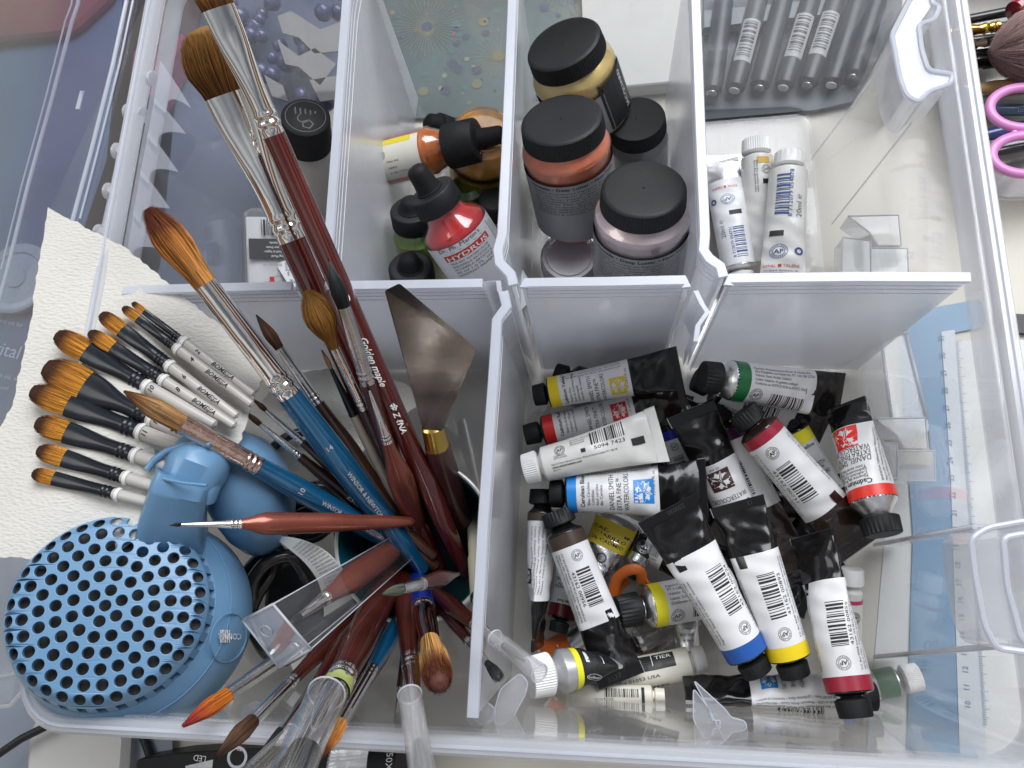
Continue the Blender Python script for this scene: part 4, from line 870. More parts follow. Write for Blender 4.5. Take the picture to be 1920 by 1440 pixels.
# dryer flex and its warning tag
cord=thing('power_cord','thick coiled black power cord of the hair dryer','cord')
for pts_,r_ in (([(455,1130,60),(462,1080,66),(492,1045,72),(520,1035,72),(510,1070,60),(478,1120,60),(470,1160,60),(500,1220,60),(540,1235,50)],4.2),([(470,1120,74),(476,1085,80),(505,1052,82),(550,1045,76),(580,1090,66)],3.6),
    ([(505,860,40),(480,900,40),(500,940,42),(560,950,44),(610,930,44),(620,900,40)],3.4),([(520,960,50),(560,925,60),(610,915,60),(640,950,50),(600,1000,40),(550,1010,40)],4),([(540,980,44),(580,960,50),(630,965,50),(640,1010,44)],4),([(530,1010,56),(570,985,60),(600,970,56)],3.6),([(500,850,74),(540,818,72),(590,810,66),(640,830,50)],2.6)):
    pp=[]; c_=[P(*q) for q in pts_]
    for i in range(len(c_)-1):
        p0,p1,p2,p3=c_[max(i-1,0)],c_[i],c_[i+1],c_[min(i+2,len(c_)-1)]
        for k in range(8):
            t=k/8; pp.append(.5*((2*p1)+(-p0+p2)*t+(2*p0-5*p1+4*p2-p3)*t*t+(-p0+3*p1-3*p2+p3)*t**3))
    pp.append(c_[-1]); b=MB(); b.tube(pp,r_,12); b.build('cord_loop',mat('black_cord_rubber',(.014,.014,.015),.25,coat=.3),cord)
slab('dark_plug',roundpoly([(500,1070),(560,1040),(610,1090),(620,1160),(570,1230),(520,1220),(490,1150)],20),45,30,BLACKP,cord,bev=3)
tg=thing('warning_tag','white paper warning tag with black and red print curling over the black cord','tag')
e1=[(508,1004,92),(560,1010,100),(610,1032,104),(645,1070,100),(668,1110,86),(668,1160,72),(640,1210,62),(596,1250,56),(556,1272,52)]
e2=[(508,1005,90),(540,1028,96),(572,1056,98),(596,1090,92),(606,1130,80),(606,1165,70),(594,1200,62),(572,1228,56),(545,1246,52)]
def crv(e,t):
    n=len(e)-1; i=min(int(t*n),n-1); q=t*n-i; c_=[P(*x) for x in e]; p0,p1,p2,p3=c_[max(i-1,0)],c_[i],c_[i+1],c_[min(i+2,n)]
    return .5*((2*p1)+(-p0+p2)*q+(2*p0-5*p1+4*p2-p3)*q*q+(-p0+3*p1-3*p2+p3)*q**3)
def tagf(x,y,l=0):
    t=max(0,min(1,x)); a,c_=crv(e1,t),crv(e2,t); p=c_+(a-c_)*y; return p+_n(CAM-p)*(.15+l)
b=MB(); b.grid(lambda u,v: tagf(u,v,0),50,6); b.grid(lambda u,v: tagf(u,v,-.35),50,6); b.build('paper',mat('tag_paper',(.72,.71,.68),.6),tg)
pr=Print(lambda x,y,l: tagf(x/100,y/20,.2))
ws=['WARNING KEEP AWAY','LIKE MOST ELECTRICAL','ELECTRICAL PARTS ARE','ALIVE EVEN WHEN THE','SWITCH IS OFF TO','REDUCE THE RISK OF','DEATH BY ELECTRIC','SHOCK ALWAYS UNPLUG']
for i in range(18): pr.text(ws[i%8],14+i*1.95,18.6,1.5,GREYINK,-90,width=15)
pr.text('WARNA',40,17.5,3.4,REDINK,0,bold=True,width=8); pr.text('WARM',55,17.8,3.2,REDINK,0,bold=True,width=8)
for i,s_ in enumerate(['ELECTRIC','SWITCH','SHOCK','DRYER','IN SINK','WATER','UNPLUG','IMMEDIATELY']): pr.text(s_,56+i*4.2,16-i*.6,2.6,INK,0 if i%2 else 0,bold=True,width=11)
pr.finish('print',tg)

# the cup
CC=P(775,1012,88); cup=thing('cup','round white cup with a teal inside holding the paint brushes','cup'); Rc=42.5
def cupring(z,r_,n=64): k=1-(95-z)*.0016; return [(CC[0]+r_*k*math.cos(2*PI*q/n),CC[1]+r_*k*math.sin(2*PI*q/n),z) for q in range(n)]
b=MB(); b.loft([cupring(z,r_) for z,r_ in ((4,Rc-3),(6,Rc),(60,Rc),(86,Rc),(88,Rc-.6),(88.2,Rc-1.4),(87,Rc-2.2))],True,False); b.build('cup_wall',mat('white_glaze',(.70,.69,.66),.25,coat=.5),cup)
b=MB(); b.loft([cupring(z,r_) for z,r_ in ((87,Rc-2.2),(84,Rc-3),(40,Rc-3),(8,Rc-3.5),(7,Rc-8),(7,.1))],False,True); b.build('cup_lining',mat('teal_glaze',(.004,.10,.13),.35,coat=.3),cup)

# hair colours
SABLE=hairmat('brown_sable',[(0,(.10,.035,.008)),(.5,(.20,.085,.018)),(1,(.30,.15,.035))])
DKHAIR=hairmat('dark_brown_hair',[(0,(.05,.022,.012)),(.5,(.13,.065,.04)),(1,(.04,.02,.015))])
ORANGE=hairmat('orange_synthetic',[(0,(.72,.34,.10)),(.55,(.62,.25,.06)),(.75,(.22,.06,.02)),(1,(.12,.03,.015))])
REDTIP=hairmat('red_tip_synthetic',[(0,(.55,.17,.02)),(.45,(.48,.12,.02)),(.8,(.38,.04,.03)),(1,(.30,.04,.05))])
BEIGE=hairmat('beige_hair',[(0,(.42,.22,.09)),(.4,(.46,.27,.12)),(.8,(.22,.10,.04)),(1,(.12,.05,.02))])
GOLDEN=hairmat('golden_hair',[(0,(.28,.13,.025)),(.6,(.36,.17,.04)),(1,(.20,.09,.02))])
GREYH=hairmat('grey_black_hair',[(0,(.015,.016,.018)),(.6,(.03,.034,.036)),(1,(.13,.14,.14))])
GREENH=hairmat('paint_stained_hair',[(0,(.13,.14,.12)),(1,(.12,.13,.08))])
PALEH=hairmat('pale_mop_hair',[(0,(.60,.32,.11)),(.45,(.60,.33,.12)),(.7,(.22,.07,.03)),(1,(.12,.04,.03))])

brush('largest flat mop brush with a wide oval brown head and dark red handle',(366,44,218),(830,1082,46),(414,181),(556,447),84,52,[(0,54),(.25,48),(.7,42),(1,30)],hair=SABLE,ferm=CHROME,hanm=REDH,style='dome',um=.42,bmax=114,flat=.34,waist=True,count=1500,frizz=.35,bend=(3.5,0),rings=2,bthick=.16)
brush('flat brush with dark red handle lettered in white, its head cut off above',(388,-32,242),(880,1088,52),(408,17),(516,252),62,43,[(0,44),(.3,41),(.8,38),(1,24)],hair=SABLE,ferm=CHROME,hanm=REDH,style='flat',um=.5,bmax=68,flat=.3,waist=True,count=700,frizz=.3,rings=2,
   texts=[('10',656,560,5.4,WHITEINK,90,0),('Golden maple',684,622,4.6,WHITEINK,0,.35),('金 Z ℓNA',738,745,4.2,WHITEINK,0,.2)])
brush('big round brush with a ragged orange pointed head and blue handle',(276,390,196),(798,1076,62),(402,520),(566,724),44,46,[(0,47),(.3,52),(.7,44),(1,26)],hair=ORANGE,ferm=CHROME,hanm=BLUH,style='round',um=.55,bmax=62,count=1500,frizz=1.0,texts=[('14',640,820,3.8,SILVERINK,90,0),('WINSOR & NEWTON',664,868,3.2,SILVERINK,0,0)],bthick=.16)
brush('pointed dark brown quill brush half hidden behind the big blue handled brush',(480,590,142),(775,1012,70),(528,651),(613,746),17,21,[(0,24),(.3,34),(1,22)],hair=DKHAIR,ferm=CHROME2,hanm=DARKH,um=.4,bmax=23,count=350)
brush('upper of the two slim liner brushes with dark wooden handles',(473,747,128),(818,1048,62),(499,769),(574,819),8,14,[(0,16),(.35,27),(1,20)],hair=DKHAIR,ferm=CHROME2,hanm=DARKH,um=.3,bmax=10,count=200)
brush('lower of the two slim liner brushes, its dark handle lettered in silver',(455,769,126),(822,1066,58),(489,794),(570,846),9,16,[(0,18),(.35,30),(1,22)],hair=DKHAIR,ferm=CHROME2,hanm=DARKH,um=.3,bmax=11,count=220,texts=[('Escoda',668,905,4.6,SILVERINK,0,.35),('VERSATIL',715,942,3.2,SILVERINK,0,0)])
brush('round brush with a pale orange head, patterned copper ferrule and blue handle',(232,733,176),(792,1048,60),(348,781),(497,851),37,37,[(0,38),(.25,44),(.7,38),(1,24)],hair=BEIGE,ferm=COPFER,hanm=BLUH,um=.45,bmax=40,count=1000,frizz=.25,texts=[('10',583,886,3.8,SILVERINK,90,0),('WINSOR & NEWTON',612,912,3.0,SILVERINK,0,0),('Cotman',690,948,4.4,SILVERINK,0,.2)])
brush('fluffy oval golden brown brush in front of the dark red handles',(576,544,170),(792,1000,66),(631,652),(692,762),17,18,[(0,19),(.4,24),(1,18)],hair=GOLDEN,ferm=CHROME,hanm=BLKH,style='round',um=.55,bmax=60,count=1100,frizz=.7,bthick=.14)
brush('pointed grey black brush lying over the dark red lettered handle',(617,490,180),(800,1058,50),(652,572),(696,716),25,30,[(0,33),(.3,36),(1,28)],hair=GREYH,ferm=CHROME2,hanm=MAHH,um=.35,bmax=31,count=700)
brush('small brush with a black ferrule and beige handle',(603,656,134),(778,1010,66),(622,690),(668,776),7,18,[(0,17),(.3,20),(1,16)],hair=BEIGE,ferm=BLKFER,hanm=BEIGEH,um=.3,bmax=9,count=150,rings=0)
brush('liner brush with a tapered silver ferrule and wide copper handle, standing up',(687,716,168),(814,1078,20),(693,730),(726,827),4,21,[(0,22),(.26,50),(.5,42),(.75,33),(1,24)],hair=GREYH,ferm=CHROME,hanm=COPH,um=.3,bmax=5,count=90,hn=3 if False else 24,hflat=.8)
brush('liner brush pointing straight left over the hair dryer, copper triangular handle',(317,984,158),(778,978,82),(339,984),(452,983),6,19,[(0,20),(.13,42),(.4,38),(.8,26),(1,18)],hair=GREYH,ferm=CHROME,hanm=COPH,um=.3,bmax=7,count=90,hflat=.8)
M_,axm=brush('copper handled brush packed inside a clear square sleeve',(540,1172,150),(770,1006,60),(562,1156),(612,1119),14,27,[(0,29),(.3,52),(.6,46),(1,22)],hair=GREYH,ferm=CHROME,hanm=COPH,um=.3,bmax=14,count=120,hflat=.8)
# clear sleeve round it
cs=[P(455,1163,158),P(512,1133,176),P(583,1217,168),P(524,1252,150)]; ce=[P(712,1022,66),P(742,1002,78),P(775,1045,74),P(750,1068,60)]
sl=thing('clear_sleeve','clear square plastic sleeve with a flat bright open end around a copper handled brush','sleeve','clear protective sleeves on brushes')
b=MB(); b.loft([cs,ce],False,False,smooth=False); b.build('sleeve_wall',CLEARP,sl)
for i in range(4):
    b=MB(); b.tube([cs[i],cs[(i+1)%4]],.55,6); b.tube([cs[i],ce[i]],.28,6); b.build('sleeve_edge',EDGEP,sl)
cc_=sum(cs)/4; b=MB(); b.add([cc_+(p-cc_)*.98+_n(CAM-cc_)*.1 for p in cs],[(0,1,2,3)],False); b.add([cc_+(p-cc_)*.9+_n(ce[i]-cs[i])*1.5 for i,p in enumerate(cs)],[(0,1,2,3)],False); b.build('end_flap',clear('flap_sky_film',op=.42,rough=.06,body=(.66,.80,1.0),ior=1.7),sl)  # bluish film colour stands in for sky reflected at the open end
b=MB(); q=cc_+(cs[0]-cc_)*.3; b.tube([q+_n(CAM-q)*.5+(cs[1]-cs[0])*.14*math.cos(a)+(cs[3]-cs[0])*.10*math.sin(a) for a in (2*PI*k/24 for k in range(24))],.3,6,closed=True); b.build('hang_hole',EDGEP,sl)
brush('round brush with an orange head turning red at the tip, grey ferrule',(342,1362,166),(748,1080,50),(434,1311),(592,1249),27,32,[(0,28),(.3,34),(1,24)],hair=REDTIP,ferm=CHROME2,hanm=BLKH,um=.4,bmax=34,count=900,frizz=.3,flat=.8,fflat=1,bend=(0,0))
brush('pointed dark brown brush at the front left, silver ferrule and copper handle',(406,1421,186),(748,1072,40),(487,1363),(580,1300),26,23,[(0,24),(.35,42),(1,26)],hair=DKHAIR,ferm=CHROME,hanm=MAHH,um=.35,bmax=34,count=800,frizz=.25)
brush('slim brush with its head in a clear cap, beside the largest capped brush',(452,1470,208),(738,1078,30),(530,1372),(590,1282),14,15,[(0,16),(.3,38),(1,26)],hair=GREYH,ferm=CHROME,hanm=MAHH,um=.3,bmax=15,count=120,rings=1)
brush('largest upright brush at the front, green paint on its ferrule, black head',(538,1480,232),(758,1030,20),(568,1404),(634,1256),60,52,[(0,54),(.2,62),(.5,58),(1,34)],hair=GREYH,ferm=CHROME,hanm=MAHH,style='flat',um=.3,bmax=60,flat=.8,count=700)
brush('orange tipped brush with a plain silver ferrule and blue handle at the front',(598,1425,176),(775,1122,70),(641,1357),(728,1270),26,23,[(0,25),(.4,34),(1,24)],hair=ORANGE,ferm=CHROME,hanm=BLUH,um=.35,bmax=31,count=700)
brush('brush with a copper handle lying behind the orange tipped blue handled one',(598,1420,132),(780,1104,60),(625,1380),(655,1325),20,22,[(0,28),(.4,42),(1,30)],hair=DKHAIR,ferm=CHROME2,hanm=MAHH,um=.3,bmax=22,count=150)
brush('brush with a mahogany handle and its head under a cloudy tube, pointing down',(796,1490,214),(752,1040,30),(782,1396),(764,1236),30,38,[(0,39),(.4,44),(1,26)],hair=GREYH,ferm=CHROME,hanm=MAHH,style='flat',um=.3,bmax=30,count=300)
brush('royal blue handled mop with a pale orange head and dark fringe',(826,1292,182),(776,1060,30),(808,1204),(787,1142),38,45,[(0,47),(.5,46),(1,30)],hair=PALEH,ferm=CHROME,hanm=NAVH,style='dome',um=.5,bmax=56,count=1300,frizz=.6,bend=(0,0))
brush('small brush with a splayed black head pointing to the lower right',(936,1270,150),(800,1105,60),(913,1244),(872,1207),12,21,[(0,22),(.4,27),(1,18)],hair=GREYH,ferm=CHROME,hanm=MAHH,style='flat',um=.5,bmax=20,count=260,frizz=.5)
brush('brush with its head in a cloudy tube reaching over the divider',(985,1240,158),(790,1094,60),(945,1211),(893,1168),13,27,[(0,28),(.4,34),(1,22)],hair=GREYH,ferm=CHROME,hanm=MAHH,um=.4,bmax=14,count=160)
brush('short brush with a green stained grey head lying across the middle of the cup',(717,1114,178),(860,1076,118),(753,1104),(792,1092),19,24,[(0,25),(.4,32),(1,8)],hair=GREENH,ferm=CHROME2,hanm=MAHH,um=.3,bmax=20,count=350)
brush('thin brush tip showing at the foot of the front wall between two larger brushes',(739,1357,92),(765,1170,50),(742,1342),(750,1290),4,10,[(0,11),(1,14)],hair=GREYH,ferm=CHROME,hanm=MAHH,um=.3,bmax=4,count=40,rings=0)
# cloudy guard tubes and the green dab
def guard(lb,T,E,w0,w1,m=FOGP,cap=False):
    ax=Ax(T,E); t=thing('clear_sleeve',lb,'sleeve','clear protective sleeves on brushes'); r0,r1=ax.mm(0,w0)/2,ax.mm(ax.L,w1)/2
    b=MB(); b.loft([sect(ax,t_,r_,r_,32) for t_,r_ in ((0,r0-.7),(-.2,r0-.3),(0,r0),(ax.L*.5,(r0+r1)/2),(ax.L,r1),(ax.L+.2,r1-.4),(ax.L,r1-.7),(0,r0-.7))],False,False); b.build('tube_wall',m,t)
    for t_,r_ in ((0,r0),(ax.L,r1)):
        b=MB(); b.tube([ax.p(t_,r_*math.cos(a),r_*math.sin(a)) for a in (2*PI*k/28 for k in range(28))],.35,6,closed=True); b.build('tube_lip',EDGEP,t)
    return t
guard('cloudy guard tube reaching over the divider towards the white capped tube',(1011,1262,162),(928,1196,142),36,30)
guard('cloudy guard tube over the brush pointing straight down at the front',(800,1500,216),(768,1302,182),52,44)
guard('large clear guard tube over the biggest upright brush at the front',(530,1490,236),(612,1300,196),86,70,CLEARP)
guard('slim clear guard tube left of the biggest upright brush',(430,1490,212),(552,1372,190),44,34,CLEARP)
t=thing('paint_dab','dried yellow green paint ring on the biggest ferrule','paint'); ax=Ax((538,1480,232),(758,1030,20)); tf=ax.t(622,1284); r_=ax.mm(tf,54)/2
b=MB(); b.grid(lambda u,v: ax.p(tf-3.5+u*(5.5+1.2*math.sin(v*37)),(r_*1.02+.3)*math.sin(2*PI*v),(r_*1.0+.3)*math.cos(2*PI*v)),4,40,closed=True); b.build('paint_film',mat('green_paint',(.36,.42,.14),.5,var=.2,vscale=150),t)
# palette knife
kn=thing('palette_knife','palette knife with a diamond steel blade, brass collar and dark wooden handle','palette knife')
KN=mat('brushed_blade',(.25,.22,.21),.18,metal=1,var=.55,vscale=26,stretch=(.3,1.6,1),bump=.3,bscale=40)
kz=lambda y: 178-(y-535)*.215
bp_=roundpoly([(721,545),(749,531),(892,652),(890,664),(828,808),(793,806)],5,4); slab('blade',bp_,0,.9,KN,kn,zs=[kz(y) for x,y in bp_])
def kax(T,E): return Ax(T,E)
ax=Ax((806,780,kz(780)-1.5),(872,1046,22))
BR=mat('brass_collar',(.62,.42,.10),.22,metal=1,bump=.2,bscale=80); t0_,t1_=ax.t(808,798),ax.t(818,838)
lathe(ax,[(t0_,ax.mm(t0_,34)/2,2.8),(t0_+1,ax.mm(t0_,42)/2,4.4),(t1_,ax.mm(t1_,46)/2,5.6),(t1_+.2,ax.mm(t1_,44)/2,5.3)],'collar',BR,kn)
lathe(ax,[(t0_-3,1.0),(t0_+2,1.6)],'tang',KN,kn,n=12)
lathe(ax,[(t1_-.5,ax.mm(t1_,48)/2,5.8),(ax.L*.45,ax.mm(ax.L*.45,60)/2,7),(ax.L*.8,ax.mm(ax.L*.8,60)/2,7),(ax.L,ax.mm(ax.L,44)/2,5)],'handle',mat('dark_red_wood',(.07,.016,.012),.3,coat=.5,var=.4,vscale=20,stretch=(1,.3,1)),kn)
# fineliner in the cup
rd,ax=rod('fineliner_pen','cream fineliner pen standing cap up between the cup wall and the divider','pen',(898,1126,116),(889,972,38),[('cap_end',BLACKP,[(0,26),(.015,32),(.03,33)]),('cap',mat('cream_pen_plastic',(.55,.52,.40),.35),[(.03,32),(.45,33),(.455,30)]),('barrel',mat('cream_pen_plastic',(.55,.52,.40),.35),[(.455,29),(1,29)])])
pr=Print(lambda x,y,l: ax.T-ax.a*(.25+l)+ax.s*x+ax.n*y); rr=ax.mm(0,26)/2
pr.ring(0,0,rr*.62,rr*.95,mat('cream_pen_plastic',(.55,.52,.40),.35),24)
for k in range(8): a=2*PI*k/8; pr.disc(rr*.8*math.cos(a),rr*.8*math.sin(a),rr*.13,BLACKP,4,lift=.05)
for k in (-1,0,1): pr.ring(k*rr*.25,0,rr*.06,rr*.12,WHITEINK,12,lift=.1)
pr.finish('end_emblem',rd)
pr=Print(lambda x,y,l: ax.p(x,(rr*1.1+.1)*math.sin(y/rr),(rr*1.1+.15)*math.cos(y/rr)))
for i,s_ in enumerate(['ARCHIVAL INK','waterproof','for manuscript']): pr.text(s_,ax.L*.5,-2+i*1.7,1.4,GREYINK,0)
pr.finish('print',rd)

# ================================================================== REAR COMPARTMENTS
# jars with ribbed black caps
def jar(label,T,E,capw,bodyw,col,caph,texts=True,lab=True,roll=0,seed=0):
    ax=Ax(T,E,roll); th=thing('pigment_jar',label,'jar','jars of pigment powder'); rc=ax.mm(0,capw)/2; rb=ax.mm(ax.L*.5,bodyw)/2; h=caph
    b=MB(); rings=[]; n=168
    for t,r_,rib in ((0,rc*.02,0),(0,rc*.5,0),(.0,rc*.88,0),(.25,rc*.95,0),(1.1,rc*.985,0),(1.5,rc,1),(h-1.2,rc*1.03,1),(h-.9,rc*1.02,0),(h,rc*1.02,0),(h,rc*.9,0)):
        r=sect(ax,t,r_,r_,n); c=ax.p(t)
        if rib: r=[c+(p-c)*(1-(.028 if k%2 else 0)) for k,p in enumerate(r)]
        rings.append(r)
    b.loft(rings); o=b.build('cap',BLACKP,th)
    b=MB(); b.tube([ax.p(-.12,rc*.03*math.cos(a),rc*.03*math.sin(a)) for a in (2*PI*k/12 for k in range(12))],.14,5,closed=True); b.build('gate_mark',BLACKP,o)
    L=ax.L; m=mat(col[0],col[1],.32,metal=.45,coat=.2,var=.2,vscale=70)
    pr_=[(h-.2,rc*.9),(h+1,rc*.92),(h+2.2,rc*.95),(h+5,rb*.97),(h+8,rb),(h+9,rb*.985),(L-3,rb*.985),(L-1,rb*.95),(L,rb*.85)]
    lathe(ax,[(t,r_*.985) for t,r_ in pr_],'powder',m,th,n=48); lathe(ax,pr_,'jar_wall',GLASS,th,n=48,cap0=False)
    if lab:
        LG=mat('silver_grey_label',(.30,.30,.31),.35,metal=.3,var=.06)
        b=MB(); b.grid(lambda u,v: ax.p(h+14.5+u*(L-h-18),(rb+.15)*math.cos(2*PI*v),(rb+.15)*math.sin(2*PI*v)),2,56,closed=True); b.build('label',LG,th)
        b=MB(); b.grid(lambda u,v: ax.p(h+14.3+u*.7,(rb+.25)*math.cos(2*PI*v),(rb+.25)*math.sin(2*PI*v)),1,56,closed=True); b.build('label_edge',INK,th)
    pr=Print(lambda x,y,l: ax.p(x,(rb+.3+l)*math.sin(y/rb),(rb+.3+l)*math.cos(y/rb)))
    if texts:
        pr.text('Versatile • Deep Luster • Non-Toxic',h+18,-rb*1.05,2.7,INK,90,bold=True,width=rb*2.2)
        for i,s_ in enumerate(['PEARL Powdered Pigment, for use','with any medium such as acrylic,','oil, lacquer, paper, fabric paint','Non-metallic, will not tarnish so','won\'t fade. Mix with varnish and','apply to surfaces. Keep away from','USE WITH ADEQUATE VENTILATION','HANDLE WITH CARE. KEEP FROM','CHILDREN & VAPORS. MADE IN USA']):
            if h+20.5+i*1.9<L-4: pr.text(s_,h+20.5+i*1.9,-rb*1.0,1.5,INK,90,width=rb*2.0)
    return th,ax,rb,pr
t,ax,rb,pr=jar('tilted jar of pale gold powder at the back of its compartment',(1055,80,104),(1110,220,52),146,160,('pale_gold_powder',(.68,.50,.18)),11,texts=False)
pr.rect(20,ax.L-4,rb*.35,rb*.42,INK); pr.rect(21,ax.L-4,rb*.45,rb*1.5,mat('black_label',(.02,.02,.02),.4),lift=.1); pr.text('JACQUARD',ax.L-7,rb*1.12,4.2,WHITEINK,180,bold=True,width=ax.L-30,lift=.3); pr.finish('print',t)
t,ax,rb,pr=jar('tilted jar of copper orange powder, middle of the three large jars',(1052,222,112),(1084,405,46),156,164,('copper_powder',(.74,.20,.09)),11); pr.finish('print',t)
t,ax,rb,pr=jar('upright jar of pale lilac powder nearest the cross divider',(1207,352,122),(1196,512,62),160,176,('lilac_powder',(.60,.48,.50)),11); pr.finish('print',t)
t,ax,rb,pr=jar('small clear jar with a black cap tucked behind the three big jars',(1193,222,62),(1200,318,14),108,112,('grey_powder',(.25,.25,.24)),11,texts=False,lab=False); pr.finish('print',t)
t=thing('jar_lid','frosted pinkish jar lid seen from above at the bottom of the jar compartment','lid'); ax=Ax((1067,478,42),(1070,520,10)); r_=ax.mm(0,108)/2
lathe(ax,[(0,r_*.78),(1,r_*.8),(1,r_*.92),(0,r_*.95),(2,r_),(12,r_*1.03)],'lid_shell',clear('pinkish_plastic',op=.62,rough=.2,body=(.72,.66,.72)),t,n=56)
lathe(ax,[(2,r_*.8),(26,r_*.9)],'powder',mat('pinkish_powder',(.50,.46,.47),.7,var=.2,vscale=60),t,n=40)
ax=Ax((1180,512,52),(1182,560,10)); t=thing('pigment_jar','black jar cap just showing above the cross divider','jar','jars of pigment powder'); r_=ax.mm(0,88)/2
lathe(ax,[(0,r_*.9),(.6,r_,r_,1),(11,r_,r_,1)],'cap',BLACKP,t,teeth=60,depthk=.03); lathe(ax,[(11,r_*.9),(34,r_)],'jar_wall',BLACKR,t)

# ink bottles with dropper caps
def dropper(label,T,E,st,liq,group='dropper bottles of liquid ink',lab=None,glass=True,roll=0,name='ink_bottle'):
    """st: stations in px: bulb end, collar top, collar end, shoulder, then widths"""
    ax=Ax(T,E,roll); th=thing(name,label,'ink bottle',group); tb,tc_,ts=[ax.t(*q) for q in st['at']]; bw,cw,ww=[ax.mm(tb,q)/2 for q in st['w']]
    lathe(ax,[(0,bw*.25),(.5,bw*.62),(2,bw*.92),(4,bw),(tb*.55,bw*1.05),(tb-1.5,bw*1.2),(tb-1,bw*1.35),(tb+.3,bw*1.35)],'rubber_bulb',BLACKR,th,n=32)
    lathe(ax,[(tb-.5,cw*.4),(tb-.4,cw*.86),(tb,cw*.95),(tb+.6,cw,cw,1),(tc_-.6,cw*1.03,cw*1.03,1),(tc_,cw,cw,0),(tc_,cw*.7)],'collar',BLACKP,th,teeth=64,depthk=.035)
    pr_=[(tc_-.5,cw*.78),(tc_+1.5,cw*.80),(tc_+(ts-tc_)*.45,cw*.92),(tc_+(ts-tc_)*.8,ww*.9),(ts,ww),(ts+2,ww*1.0),(ax.L-2,ww),(ax.L,ww*.9)]
    lathe(ax,[(t,r_*.93) for t,r_ in pr_],'ink',liq,th,n=40); lathe(ax,pr_,'glass',GLASS,th,n=48)
    pr=Print(lambda x,y,l: ax.p(x,(ww+.25+l)*math.sin(y/ww),(ww+.25+l)*math.cos(y/ww))); return th,ax,ww,ts,pr
REDI=mat('red_ink',(.52,.006,.008),.25,coat=.5,sss=.0,var=.1); ORI=mat('orange_ink',(.60,.14,.006),.25,coat=.4,var=.45,vscale=40); GRI=mat('lime_ink',(.17,.33,.004),.3,coat=.3,var=.2)
t,ax,ww,ts,pr=dropper('red ink bottle with a white printed label leaning in its compartment',(776,312,118),(948,570,40),dict(at=((806,358),(826,388),(849,424)),w=(40,92,136)),REDI)
b=MB(); b.grid(lambda u,v: ax.p(ts+1.5+u*(ax.L-ts-3),(ww+.15)*math.cos(2*PI*v),(ww+.15)*math.sin(2*PI*v)),2,60,closed=True); b.build('label',LABEL,t)
x0=ts+3; pr.text('Dr. Ph. Martin\'s.',x0+1,-ww*.86,3.6,INK,90,shear=.1,width=ww*1.45); pr.rect(x0+2.4,x0+2.6,-ww*.7,ww*.8,INK); pr.rect(x0+3.5,x0+7.6,-ww*.8,ww*.72,mat('red_panel',(.55,.04,.02),.5),ny=8)
pr.text('HYDRUS',x0+7.1,-ww*.74,3.7,WHITEINK,90,bold=True,width=ww*1.4,lift=.12)
for i,s_ in enumerate(['FINE ART WATERCOLOR','AQUARELLE ARTISTIQUE','ACUARELA ARTISTICA','30 ml 1.0 FL. OZ.','LIGHTFAST PIGMENT']): pr.text(s_,x0+10+i*2.1,-ww*.72,1.8,INK,90,width=ww*1.3)
for i in range(4): pr.text('Shake well before use  Contains pigment',x0+2+0*i,ww*1.0+i*1.6,1.2,INK,0,width=18); 
pr.rect(x0,x0+22,ww*.93,ww*.95,INK); pr.finish('print',t)
t,ax,ww,ts,pr=dropper('amber orange ink bottle lying on its side with a cream label and black dropper',(946,250,74),(716,306,52),dict(at=((897,264),(842,281),(812,285)),w=(34,82,94)),ORI)
b=MB(); b.grid(lambda u,v: ax.p(ts+3+u*(ax.L-ts-6),(ww+.15)*math.sin(-.95+1.75*v),(ww+.15)*math.cos(-.95+1.75*v)),2,30); b.build('label',CREAM,t)
pr.rect(ts+8,ax.L-5,-ww*.93,-ww*.68,mat('yellow_print',(.75,.62,.02),.5)); pr.ap(ax.L-8,-ww*.28,2.9,180); 
for i,s_ in enumerate(['•Shake Well','•Lightfast','よく振って下さい']): pr.text(s_,ax.L-11+i*.2,ww*(.05+.24*i),1.7,INK,180)
pr.finish('print',t)
t,ax,ww,ts,pr=dropper('lime green ink bottle behind the red one',(768,372,72),(800,520,12),dict(at=((772,392),(780,420),(785,438)),w=(40,84,100)),GRI); pr.finish('print',t)
t,ax,ww,ts,pr=dropper('dark dropper bottle lowest in the ink compartment, by the cross divider',(765,480,74),(792,600,14),dict(at=((772,500),(778,522),(782,532)),w=(38,84,88)),mat('orange_brown_ink',(.4,.10,.01),.3)); pr.finish('print',t)
t,ax,ww,ts,pr=dropper('dropper bottle mostly hidden behind the amber bottle, rubber bulb up',(798,228,52),(880,262,26),dict(at=((822,236),(850,246),(860,252)),w=(38,52,60)),BLACKR); pr.finish('print',t)
AMB=mat('amber_gold',(.62,.27,.03),.3,coat=.4,var=.6,vscale=45); ax=Ax((907,242,66),(905,352,8)); t=thing('ink_jar','round amber jar with a gold and black banded label behind the lying bottle','jar'); r_=ax.mm(10,132)/2
lathe(ax,[(3,r_*.7),(5,r_*.88),(12,r_*.94),(ax.L,r_*.9)],'gold_ink',AMB,t,n=48); lathe(ax,[(0,r_*.72),(.2,r_*.8),(2,r_*.85),(6,r_*.97),(12,r_),(ax.L,r_*.95)],'glass',GLASS,t,n=48,cap0=False)
b=MB(); b.tube([ax.p(0,r_*.76*math.cos(a),r_*.76*math.sin(a)) for a in (2*PI*k/40 for k in range(40))],.8,8,closed=True); b.build('glass_lip',clear('amber_glass',op=.4,rough=.05,body=(.75,.40,.12)),t)
b=MB(); b.grid(lambda u,v: ax.p(22+u*3,(r_+.2)*math.cos(2*PI*v),(r_+.2)*math.sin(2*PI*v)),1,40,closed=True); b.build('black_band',BLACKP,t)
